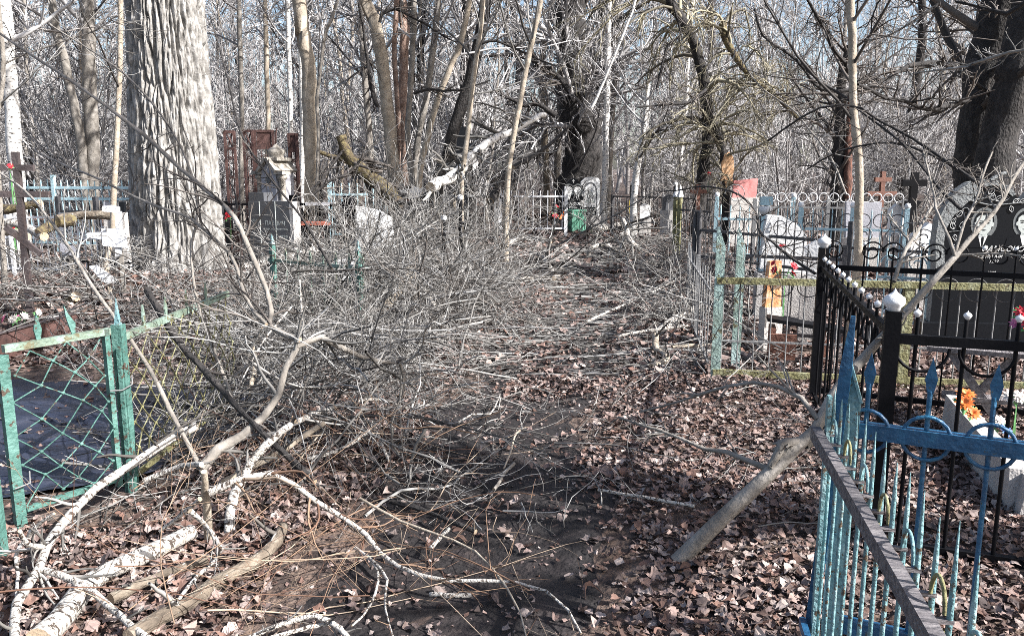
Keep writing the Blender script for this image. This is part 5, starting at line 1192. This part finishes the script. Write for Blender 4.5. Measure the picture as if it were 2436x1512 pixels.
def leafshape(mb, x, z, a, L, y, m):
    o = []
    for t in np.linspace(0, 1, 7): o.append((t * L, .30 * L * math.sin(math.pi * t ** .8)))
    for t in np.linspace(1, 0, 7)[1:-1]: o.append((t * L, -.30 * L * math.sin(math.pi * t ** .8)))
    c, s = math.cos(a), math.sin(a)
    q = np.array([(x + c * u - s * v, y, z + s * u + c * v) for u, v in o])
    mb.tubes(np.vstack([q, q[:1]]), .0022, 4, m)
    mb.tubes(np.array([(x, y, z), (x + c * L * .8, y, z + s * L * .8)]), .0016, 4, m)

# big black lobed headstone
def lobed():
    d = 7.2
    e = thing('lobed_headstone', 'large black double lobed headstone with carved leaves and two engraved portraits', 'headstone', tuple(P(2405, 600, d)[:2]) + (0,), -.10)
    s = d / 1912
    def X(zx): return (ZA(zx, 0)[0] - 2405) * s
    def ZZ(zy): return float(P(2405, ZA(0, zy)[1], d)[2])
    left = [(1330, 1300), (1300, 1000), (1310, 760), (1370, 600), (1470, 440), (1600, 340), (1750, 305), (1900, 320), (2030, 390), (2100, 470), (2137, 520)]
    o = [(X(x), ZZ(y)) for x, y in left]
    right = [(-x + 2 * o[-1][0] + .0, z - .05) for x, z in o[::-1]][1:]
    out = [(o[0][0], .25)] + o + right + [(right[-1][0], .25)]
    mb = MB(); mb.prism(out, 0, .10, 0, None, 1); mb.build('slab', [M['gabbro'], M['gabbro_rough']], e)
    mb = MB(); mb.prism([(out[0][0] - .08, 0.0), (out[-1][0] + .08, 0.0), (out[-1][0] + .08, .25), (out[0][0] - .08, .25)], -.06, .16); mb.build('plinth', M['gabbro'], e)
    # hewn grey arch border of the left lobe
    mb = MB()
    outer = o[:-1]
    inner = [(1420, 1240), (1390, 1000), (1400, 860), (1460, 720), (1560, 600), (1640, 520), (1760, 380), (1880, 370), (1990, 430), (2060, 490)]
    inn = [(X(x), ZZ(y)) for x, y in inner]
    n = min(len(outer), len(inn))
    for i in range(n - 1):
        a, b, c, dd = outer[i], outer[i + 1], inn[i + 1], inn[i]
        mb.prism([a, dd, c, b], -.022, .0)
    mb.build('hewn_border', M['gabbro_rough'], e)
    mb = MB(); y = -.006
    for pts, r in (([(1380, 620), (1500, 560), (1640, 535), (1750, 520), (1890, 480)], .011), ([(1640, 540), (1750, 570), (1860, 590), (2000, 580), (2200, 560)], .008), ([(1560, 880), (1600, 760), (1630, 660), (1600, 620), (1560, 640)], .006), ([(1440, 890), (1570, 880)], .004), ([(1830, 320), (1900, 260), (1990, 230)], .028)):
        c = smooth(np.array([(X(a), y, ZZ(b)) for a, b in pts]), 16); mb.tubes(c, np.linspace(r, r * .6, 16)[None], 6, 0)
    for x, z, a, L in ((1820, 470, .9, .075), (1870, 540, 1.6, .07), (1900, 540, .6, .07), (1950, 520, .2, .08), (2080, 560, .5, .06), (2150, 560, .4, .06), (2060, 600, -1.2, .06), (1510, 720, .9, .07), (1490, 860, 2.0, .07), (1560, 850, 1.2, .07), (1500, 920, -1.3, .06), (1460, 800, 1.0, .06), (1660, 480, .5, .05), (1700, 480, 1.2, .05)):
        leafshape(mb, X(x), ZZ(z), a, L, y, 1)
    mb.build('carved_twigs', [M['gabbro_rough'], M['engrave_w']], e)
    portrait(e, X(1805), ZZ(800), .20, -.001)
    portrait(e, X(2240), ZZ(790), .19, -.001, hair='long')
    text('САМСОНОВЫ', .068, (X(2090), -.003, ZZ(1105)), 'engrave_w', e, .35)
    text('Федор Ми', .046, (X(1890), -.003, ZZ(1175)), 'engrave_w', e, .35)
    text('Юлия', .046, (X(2300), -.003, ZZ(1175)), 'engrave_w', e, .35)
    text('1922', .040, (X(1945), -.003, ZZ(1235)), 'engrave_w', e, .35)
    text('1992', .040, (X(1930), -.003, ZZ(1360)), 'engrave_w', e, .35)
lobed()

# black headstone with two portraits and its pale neighbour
def far_stones():
    d = 22.5; s = d / 1912
    e = thing('dark_headstone', 'small black shouldered headstone with two white portraits behind the green bin', 'headstone', tuple(P(1362, 600, d)[:2]) + (0,), .05)
    z0 = float(P(1362, 520, d)[2]); z1 = float(P(1362, 424, d)[2]); h = z1 - z0; w = 48 * s
    o = [(-.44, 0), (.44, 0), (.46, .25), (.40, .45), (.42, .62), (.52, .70), (.48, .80), (.36, .84), (.20, .97), (0, 1.0), (-.20, .97), (-.38, .84), (-.50, .80), (-.54, .70), (-.44, .62), (-.42, .45), (-.47, .25)]
    mb = MB(); mb.prism([(x * w, z0 + z * h) for x, z in o], 0, .1, 0, None, 1); mb.build('slab', [M['gabbro'], M['granite']], e)
    mb = MB(); mb.box((0, .05, z0 / 2), (w * 1.2, .2, z0)); mb.build('plinth', M['granite'], e)
    for f in (-1, 1): portrait(e, f * w * .21, z0 + h * .70, h * .23, -.002, True, 'short' if f > 0 else 'long', 'engrave_w')
    text('Мазуровы', h * .115, (0, -.004, z0 + h * .34), 'engrave_w', e, .2)
    text('Иван', h * .085, (0, -.004, z0 + h * .25), 'engrave_w', e)
    text('Егорович', h * .085, (0, -.004, z0 + h * .155), 'engrave_w', e)
    text('1932-2001', h * .085, (0, -.004, z0 + h * .06), 'engrave_w', e)
    mb = MB(); mb.box((0, -.003, z0 + h * .93), (.03, .006, .09)); mb.box((0, -.003, z0 + h * .94), (.06, .006, .02)); mb.build('small_cross', M['engrave_w'], e)
    e = thing('pale_headstone', 'white arched headstone with round topped niche and dark name panel', 'headstone', tuple(P(1402, 600, 23)[:2]) + (0,), .05)
    d = 23; s = d / 1912
    z0 = float(P(1402, 512, d)[2]); z1 = float(P(1402, 421, d)[2]); h = z1 - z0; w = 44 * s
    body = [(-.5, 0), (.5, 0), (.5, .92), (.42, .97), (.2, 1.0), (-.05, 1.0), (-.3, .97), (-.5, .88)]
    mb = MB(); mb.prism([(x * w, z0 + z * h) for x, z in body], 0, .18); mb.build('slab', M['marble'], e)
    mb = MB(); ring = ell(0, z0 + h * .62, w * .36, h * .25, 16, 0, math.pi)
    r2 = ell(-.01, z0 + h * .60, w * .31, h * .22, 16, 0, math.pi)
    pts = [(w * .36, z0 + .22 * h)] + ring + [(-w * .36, z0 + .22 * h)]
    mb.prism(pts, -.004, 0); mb.build('niche_edge', M['granite'], e)
    mb = MB(); mb.prism([(w * .29, z0 + .22 * h)] + r2 + [(-w * .36, z0 + .22 * h)], -.008, -.004); mb.build('niche_back', M['marble'], e)
    portrait(e, 0, z0 + h * .50, h * .16, -.009, True, 'long', 'engrave_w', 'engrave')
    mb = MB(); mb.box((0, -.008, z0 + h * .11), (w * .70, .012, h * .20)); mb.build('name_panel', M['gabbro'], e)
    text('СЕМЁНОВА', h * .085, (0, -.016, z0 + h * .12), 'engrave_w', e); text('ПАВЛА', h * .075, (0, -.016, z0 + h * .035), 'engrave_w', e)
    mb = MB(); mb.box((0, .09, z0 / 2), (w * 1.15, .3, z0)); mb.build('plinth', M['concrete'], e)
far_stones()

# grey stele
def stele():
    d = 11.6; s = d / 1912
    b = P(655, 600, d)
    e = thing('grey_stele', 'grey granite family stele of stepped blocks with dim gilt lettering', 'headstone', (b[0], b[1], 0), -.42)
    def X(x): return (x * .9516 - 655) * s * 1.06
    def ZZ(y): return float(P(655, y * .9516, d)[2])
    mb = MB(); mb.box(((X(648) + X(736)) / 2, .09, (ZZ(503) + .0) / 2), (X(736) - X(648), .18, ZZ(503))); mb.build('main_block', M['granite'], e)
    mb = MB(); mb.box(((X(613) + X(647)) / 2, .09, ZZ(505) / 2), (X(647) - X(613) - .004, .17, ZZ(505))); mb.build('side_block', M['granite'], e)
    mb = MB(); mb.box(((X(613) + X(658)) / 2, .13, (ZZ(482) + ZZ(506)) / 2), (X(658) - X(613), .20, ZZ(482) - ZZ(506))); mb.build('top_block', M['granite'], e)
    mb = MB()
    for x in (648, 694.5): mb.box((X(x), -.003, ZZ(503) / 2), (.008, .008, ZZ(503) - .01))
    mb.build('groove', M['engrave'], e)
    mb = MB(); mb.box((X(740), .09, ZZ(503) / 2), (.05, .16, ZZ(503) - .004)); mb.build('painted_lit_edge', M['concrete'], e)  # block's sunlit right face, its light put into a paler strip's colour
    text('ПАВЛИЧ', .085, (X(692), -.004, ZZ(563)), 'engrave', e)
    text('Владимир Яковлевич', .043, (X(692), -.004, ZZ(575)), 'engrave', e)
    text('1900 - 1979', .075, (X(697), -.004, ZZ(596)), 'engrave', e)
    text('1904', .05, (X(630), -.002, ZZ(555)), 'engrave', e)
stele()

# ruined shrine with niche
def shrine():
    d = 13.8; s = d / 1912
    b = P(648, 600, d)
    e = thing('ruined_shrine', 'old stained stone shrine with gabled niche and small broken cupola', 'monument', (b[0], b[1], 0), -.48)
    z = lambda y: float(P(648, y * .9516, d)[2])
    zb, zt = z(520), z(425)
    mb = MB(); mb.prism([(-.17, 0), (.17, 0), (.17, z(430)), (0, z(402)), (-.17, z(430))], 0, .42); mb.build('body', M['plaster'], e)
    mb = MB(); n = [(-.055, z(462)), (.055, z(462)), (.055, z(442))] + ell(0, z(442), .055, .06, 8, 0, math.pi) + [(-.055, z(442))]
    mb.prism(n, -.004, 0); mb.build('niche', M['stone_old'], e)
    mb = MB(); mb.prism([(-.04, z(460)), (.04, z(460)), (.04, z(445)), (0, z(438)), (-.04, z(445))], -.008, -.004); mb.build('icon', M['granite'], e)
    mb = MB()
    for f in (-1, 1):
        mb.box((0, 0, 0), (.30, .54, .05), 0, Matrix.Translation((f * .105, .2, z(412))) @ Matrix.Rotation(f * .82, 4, 'Y'))
    mb.build('gable', M['stone_old'], e)
    for f in (-1, 1):
        mb = MB(); mb.lathe([(.075, 0), (.075, zb), (.05, zb + .05), (.055, z(450)), (.085, z(446)), (.09, z(440)), (.06, z(436)), (.05, z(428))], 12, 0, None, (f * .25, .06, 0)); mb.build('column', M['stone_old'], e)
        mb = MB(); mb.box((f * .25, .06, z(432)), (.20, .2, .06)); mb.build('capital', M['stone_old'], e)
    mb = MB(); mb.box((0, .21, z(398)), (.36, .36, .05)); mb.lathe([(.13, z(396)), (.12, z(388)), (.15, z(382)), (.16, z(376)), (.10, z(370)), (.05, z(366)), (.03, z(361)), (0, z(358))], 14, 0, None, (0, .21, 0)); mb.build('cupola', M['stone_old'], e)
    mb = MB(); mb.tubes(np.array([(0, .21, z(360)), (.02, .21, z(330)), (.05, .21, z(318))]), .012, 6); mb.build('iron_spike', M['rust'], e)
    mb = MB(); mb.box((0, .2, z(520) / 2), (.62, .55, z(520))); mb.build('base', M['stone_old'], e)
shrine()

# rusty tall gates
def gates():
    d = 15.2; s = d / 1912
    def panel(x0, x1, ytop, label, fill, rz):
        b = P(x0 * .9516, 600, d)
        w = (x1 - x0) * .9516 * s
        zt = float(P(x0, ytop * .9516, d)[2]); zb = float(P(x0, 385 * .9516, d)[2]) if fill else zt - .28
        e = thing('rusty_gate', label, 'gate', (b[0], b[1], 0), rz)
        for x in (0.03, w - .03):
            mb = MB(); mb.box((x, 0, zt / 2), (.045, .045, zt)); mb.build('stile', M['rust'], e)
        for z in (zt - .02, zt - .32):
            mb = MB(); mb.box((w / 2, .002, z), (w - .06, .035, .05)); mb.build('rail', M['rust'], e)
        if fill:
            mb = MB(); mb.box((w / 2, .005, zt - .17), (w - .12, .01, .25)); mb.build('sheet_panel', M['rust'], e)
        else:
            mb = MB(); mb.tubes(np.array([(.06, 0, zt - .04), (w - .06, 0, zt - .30)]), .014, 5); mb.tubes(np.array([(.06, .01, zt - .30), (w - .06, .01, zt - .04)]), .014, 5); mb.build('brace', M['rust'], e)
        mb = MB(); n = max(2, int(w / .16))
        for i in range(n):
            x = (i + 1) * w / (n + 1)
            mb.tubes(np.array([(x, 0, .1), (x, 0, zt - .3)]), .010, 5)
        mb.build('bars', M['rust'], e)
        mb = MB()
        for k in range(5):
            zc = zt - .5 - k * .36
            for i in range(max(1, n - 1)):
                cx = (i + 1.5) * w / (n + 1)
                mb.tubes(scroll(cx, zc, min(.075, w / (n + 1) * .45), 1 if (k + i) % 2 else -1) + np.array([0, -.01, 0]), .008, 4)
        mb.build('scrollwork', M['rust'], e)
    panel(576, 606, 327, 'narrow rusty gate leaf nearest the furrowed tree', False, .1)
    panel(622, 652, 325, 'rusty gate leaf with crossed brace left of the shrine', False, -.05)
    panel(649, 700, 325, 'broad rusty gate leaf with sheet top just behind the shrine', True, .12)
    panel(732, 760, 333, 'rusty gate leaf with sheet top beside the brown mossy footed trunk', True, -.1)
gates()

# other stones and slabs
def slab(name, label, px, d, outline, mk, y0=0.0, t=.1, rz=0.0, cat='headstone'):
    s = d / 1912
    b = P(px, 600, d)
    e = thing(name, label, cat, (b[0], b[1], 0), rz)
    o = [((x - px) * s, float(P(px, y, d)[2])) for x, y in outline]
    mb = MB(); mb.prism(o, 0, t); mb.build('stone', M[mk], e)
    x0, x1 = min(q[0] for q in o), max(q[0] for q in o); zb = min(q[1] for q in o)
    mb = MB(); mb.box(((x0 + x1) / 2, t / 2, zb / 2 - .05), ((x1 - x0) * 1.12, t * 1.8, max(.08, zb + .1 - .004))); mb.build('footing', M['concrete'], e)
    return e
slab('white_headstone', 'white rough headstone with slanted top behind the iron arches', 1868, 8.4, [(1812, 640), (1922, 650), (1915, 560), (1890, 532), (1855, 514), (1823, 512), (1818, 545)], 'marble', t=.14, rz=-.15)
slab('white_headstone', 'broad white rough slab half buried in the brush heap', 880, 11.2, [(848, 585), (940, 595), (935, 520), (905, 500), (850, 490)], 'marble', t=.12, rz=.1)
slab('white_headstone', 'small white peaked stone beside the foot of the trunk clump', 965, 15, [(942, 478), (1000, 470), (1008, 450), (985, 442), (948, 440)], 'marble', t=.1, rz=.25)
slab('white_headstone', 'low white stone block showing through the brush below the broad slab', 820, 8.6, [(800, 665), (850, 670), (845, 615), (802, 620)], 'marble', t=.12, rz=.1)
slab('grey_slab', 'plain lavender grey slab standing behind the pale thin tree', 2050, 13, [(2010, 565), (2086, 565), (2088, 482), (2006, 480)], 'plaster', t=.08, rz=-.05)
slab('white_headstone', 'white upright stone right of the black thick cross', 2128, 12.6, [(2112, 560), (2142, 560), (2146, 500), (2125, 485), (2110, 500)], 'marble', t=.1)
slab('white_headstone', 'large bright white stone close by the edge of the lobed headstone', 2195, 9.2, [(2165, 610), (2225, 615), (2232, 545), (2205, 530), (2170, 560)], 'marble', t=.12, rz=-.1)
slab('white_headstone', 'white leaning slab between slanted headstone and black fence corner', 1945, 7.4, [(1925, 660), (1962, 668), (1958, 590), (1940, 572), (1915, 590)], 'marble', t=.08, rz=-.3)
slab('small_headstone', 'small black stone between the yellow posts and the drooping tree', 1590, 19, [(1572, 500), (1605, 500), (1604, 470), (1588, 462), (1573, 470)], 'granite', t=.12)
slab('white_headstone', 'pale stone peeking out behind the metal cross', 20, 12.8, [(-5, 560), (32, 560), (30, 490), (10, 482), (-5, 490)], 'marble', t=.1)
slab('white_headstone', 'small white stone right of the green bin among twigs', 1532, 20, [(1520, 520), (1545, 520), (1545, 490), (1532, 484), (1520, 490)], 'marble', t=.1)
slab('dark_stone', 'dark marker post right of the cream sapling', 298, 10.8, [(292, 505), (304, 505), (304, 480), (292, 480)], 'gabbro', t=.06)
slab('white_headstone', 'grey white tablet left of the cream sapling', 265, 11.4, [(256, 500), (276, 502), (277, 482), (257, 480)], 'plaster', t=.05)

# grave border, table, bin, boards
def misc():
    A_, B_ = G(2395, 1226, 0), P(2240, 990, 4.95)
    v = (B_ - A_)[:2]; L = float(np.linalg.norm(v)); a = math.atan2(v[1], v[0])
    e = thing('concrete_border', 'L shaped concrete grave border with lit end inside the black fence', 'border', (A_[0], A_[1], 0), a)
    mb = MB(); mb.box((L / 2, -.05, .10), (L, .10, .24), 0, None, .94); mb.build('long_side', M['concrete'], e)
    mb = MB(); mb.box((-.012, -.62, .095), (.12, 1.2, .22), 0, None, .94); mb.build('end_piece', M['concrete'], e)
    # bin
    d = 21.8; p = G(1370, 552, 0)
    e = thing('trash_bin', 'open green slatted metal bin standing at the path end', 'bin', (p[0], p[1], 0), .35)
    mb = MB(); n = 9
    for i in range(n):
        for (ax, ay, dx, dy) in ((-.19 + .38 * i / (n - 1), -.17, .038, .012), (.19, -.17 + .34 * i / (n - 1), .012, .036), (-.19 + .38 * i / (n - 1), .17, .038, .012), (-.19, -.17 + .34 * i / (n - 1), .012, .036)):
            mb.box((ax, ay, .30), (dx, dy, .54))
    mb.build('slatted_side', M['green'], e)
    for z, k in ((.06, .41), (.585, .43)):
        mb = MB(); mb.box((0, -.185, z), (k, .02, .05)); mb.box((0, .185, z), (k, .02, .05)); mb.box((-.2, 0, z), (.02, .35, .05)); mb.box((.2, 0, z), (.02, .35, .05)); mb.build('band', M['green'], e)
    mb = MB(); mb.box((0, 0, .56), (.34, .32, .03)); mb.build('rubbish', M['tarp'], e)
    # pink board
    slab('pink_board', 'faded pink rectangular board standing among far fences', 1764, 17.5, [(1735, 470), (1793, 470), (1795, 424), (1737, 430)], 'pink', t=.05, rz=.1, cat='board')
    slab('yellow_board', 'narrow yellow painted board beside the pale headstone', 1500, 20.8, [(1494, 520), (1508, 520), (1508, 478), (1494, 476)], 'yellow', t=.06, cat='board')
    p = P(1816, 600, 12.2)
    e = thing('blue_urn_stand', 'light blue box and round pale vessel on a blue stand', 'grave ornament', (p[0], p[1], 0), -.1)
    zz = lambda y: float(P(1816, y, 12.2)[2])
    mb = MB(); mb.box((0, 0, (zz(488) + zz(468)) / 2), (.17, .12, zz(468) - zz(488))); mb.build('upper_box', M['pale_blue'], e)
    mb = MB(); mb.lathe([(0, zz(511)), (.08, zz(509)), (.105, zz(500)), (.09, zz(491)), (0, zz(489))], 16); mb.build('vessel', M['marble'], e)
    mb = MB(); mb.box((0, 0, (zz(512)) / 2), (.16, .14, zz(512))); mb.build('stand', M['pale_blue'], e)
    # rusty orange board and planks inside the railed plot
    slab('orange_panel', 'flaking orange and white post stump inside the railed plot', 1848, 7.0, [(1826, 730), (1868, 730), (1862, 620), (1832, 622)], 'lichen_or', t=.06, rz=.2, cat='post')
    p = P(1905, 745, 6.6)
    e = thing('broken_bench', 'collapsed dark bench with brown boards inside the railed plot', 'bench', (p[0], p[1], 0), -.25)
    mb = MB(); mb.box((0, 0, .36), (.62, .2, .03), 0, Matrix.Rotation(.12, 4, 'Y')); mb.build('seat', M['black'], e)
    for x in (-.22, .2):
        mb = MB(); mb.box((x, 0, .15), (.05, .18, .36)); mb.build('leg', M['brown_wood'], e)
    mb = MB(); mb.box((-.14, -.08, .18), (.22, .02, .22), 0, Matrix.Rotation(.1, 4, 'X')); mb.build('front_board', M['brown_wood'], e)
    # crossed leg table behind the black fence
    p = P(2338, 790, 5.0)
    e = thing('grave_table', 'weathered grey table with crossed legs inside the black fence', 'table', (p[0], p[1], 0), -.45)
    mb = MB(); mb.box((0, 0, .50), (.62, .34, .03)); mb.build('tabletop', M['wood_grey'], e)
    for f in (-1, 1):
        mb = MB(); mb.box((0, 0, 0), (.05, .03, .62), 0, Matrix.Translation((0, -.13 + .004 * f, .24)) @ Matrix.Rotation(f * .62, 4, 'Y')); mb.build('leg', M['wood_grey'], e)
    mb = MB(); mb.box((.05, -.1, .20), (.5, .12, .025)); mb.build('footboard', M['wood_grey'], e)
    # red plank bench at the stele
    p = P(752, 540, 12.4)
    e = thing('plank_bench', 'low bench with red seat plank right of the grey stele', 'bench', (p[0], p[1], 0), .0)
    z = float(P(752, 531, 12.4)[2])
    mb = MB(); mb.box((0, 0, z), (.42, .22, .05)); mb.build('seat', M['plank_red'], e)
    for x in (-.16, .16):
        mb = MB(); mb.box((x, .0, z / 2 - .03), (.06, .16, z)); mb.build('leg', M['black'], e)
    p = P(765, 540, 12.9)
    e = thing('white_plank', 'white board lying on the black fence right of the stele', 'plank', (p[0], p[1], float(P(765, 482, 12.9)[2]) - .02), .0)
    mb = MB(); mb.box((0, 0, 0), (.46, .12, .05)); mb.build('board', M['white'], e)
    # small flower bunches
    def flowers(name, label, c, n, spread, mats, size, stems=True, leaves=True):
        e = thing(name, label, 'flowers', (c[0], c[1], c[2]), 0)
        rg = np.random.default_rng(int(abs(c[0]) * 1000) + n)
        for k in range(n):
            f = rg.normal(0, 1, 3) * np.array(spread)
            f[2] = abs(f[2]) + .03
            mb = MB(); nrm = unit(np.array([f[0] * 2 + rg.normal(0, .02), -.10 + f[1], .12 + f[2] * .3]))
            q = Vector(nrm).to_track_quat('Z', 'Y').to_matrix().to_4x4()
            T = Matrix.Translation(f) @ q
            s = size * rg.uniform(.8, 1.2)
            for ringr, npet, tz in ((1, 11, .25), (.75, 9, .55), (.45, 7, .95)):
                for i in range(npet):
                    a = 2 * math.pi * i / npet + ringr
                    v = [(0, -.10 * s, 0), (.55 * s * ringr, -.20 * s, .2 * s * tz), (s * ringr, 0, .30 * s * tz), (.55 * s * ringr, .20 * s, .2 * s * tz), (0, .10 * s, 0)]
                    mb.add(v, [(0, 1, 2, 3, 4)], 0, False, None, T @ Matrix.Rotation(a, 4, 'Z'))
            mb.build('flower_head', M[mats[k % len(mats)]], e)
            if leaves and k % 2 == 0:
                mb = MB()
                for i in range(5):
                    a = rg.uniform(0, 6.28)
                    v = [(0, 0, -.01), (.6 * s, -.3 * s, -.02), (1.3 * s, 0, -.02), (.6 * s, .3 * s, -.02)]
                    mb.add(v, [(0, 1, 2, 3)], 0, False, None, T @ Matrix.Rotation(a, 4, 'Z'))
                mb.build('leaf_spray', M['leaf_green'], e)
        mb = MB()
        for i in range(4): mb.tubes(np.array([(rg.normal(0, spread[0] * .4), 0, spread[2]), (0, 0, 0), (rg.normal(0, .01), 0, -min(c[2], .3) - .02)]), .003, 4)
        mb.build('stems', M['leaf_green'], e)
        return e
    c = G(2310, 968, .30); flowers('flower_bunch', 'orange artificial daisies on the concrete grave border', (c[0], c[1], .22), 3, (.05, .03, .05), ['petal_orange'], .055)
    c = G(2372, 1000, .26); flowers('flower_bunch', 'blue artificial flowers with green leaves beside the orange daisies', (c[0], c[1], .16), 5, (.05, .03, .05), ['petal_blue', 'petal_blue', 'petal_white'], .038)
    c = G(2420, 945, .30); flowers('flower_bunch', 'cream artificial blossom behind the blue flowers', (c[0], c[1], .24), 2, (.04, .03, .04), ['petal_white'], .055)
    c = G(2332, 1010, .2); flowers('flower_bunch', 'small lower orange daisy under the blue flowers', (c[0], c[1], .12), 1, (.01, .01, .01), ['petal_orange'], .05)
    c = P(2450, 790, 4.6); flowers('flower_bunch', 'crimson and pink roses at the picture edge behind white tips', tuple(c), 9, (.05, .04, .14), ['petal_red', 'petal_pink'], .045)
    c = P(1845, 690, 6.9); flowers('flower_bunch', 'red artificial flowers against the white slanted headstone', tuple(P(1868, 665, 6.9)), 7, (.08, .05, .10), ['petal_red'], .04)
    c = P(24, 408, 8.0); flowers('flower_bunch', 'dark red flowers tied to the metal cross arm', tuple(c), 5, (.02, .02, .03), ['petal_red'], .028)
    c = G(42, 770, .1); flowers('flower_bunch', 'white and pink chrysanthemums lying by the rusty border', (c[0], c[1], .12), 5, (.08, .05, .03), ['petal_white', 'petal_pink'], .055)
    c = P(548, 522, 12.2); flowers('flower_bunch', 'red flowers beside the furrowed tree at the low black fence', tuple(c), 4, (.03, .03, .06), ['petal_red'], .05)
    c = P(1320, 520, 21.5); flowers('flower_bunch', 'red and orange flowers left of the green bin', (c[0], c[1], max(.35, c[2])), 8, (.16, .1, .12), ['petal_red', 'petal_orange'], .08)
    c = P(1685, 418, 18); flowers('flower_bunch', 'tiny red bloom by the crooked lichen trunk', tuple(c), 2, (.02, .02, .02), ['petal_red'], .06)
    c = P(32, 545, 11.4); flowers('flower_bunch', 'small red flowers low on the white fan fence', tuple(c), 3, (.05, .02, .04), ['petal_red'], .05)
    c = P(2290, 700, 6.4); flowers('flower_bunch', 'tiny orange blooms at the foot of the lobed headstone', (P(2160, 668, 6.6)[0], P(2160, 668, 6.6)[1], .3), 2, (.03, .02, .03), ['petal_orange'], .035)
misc()
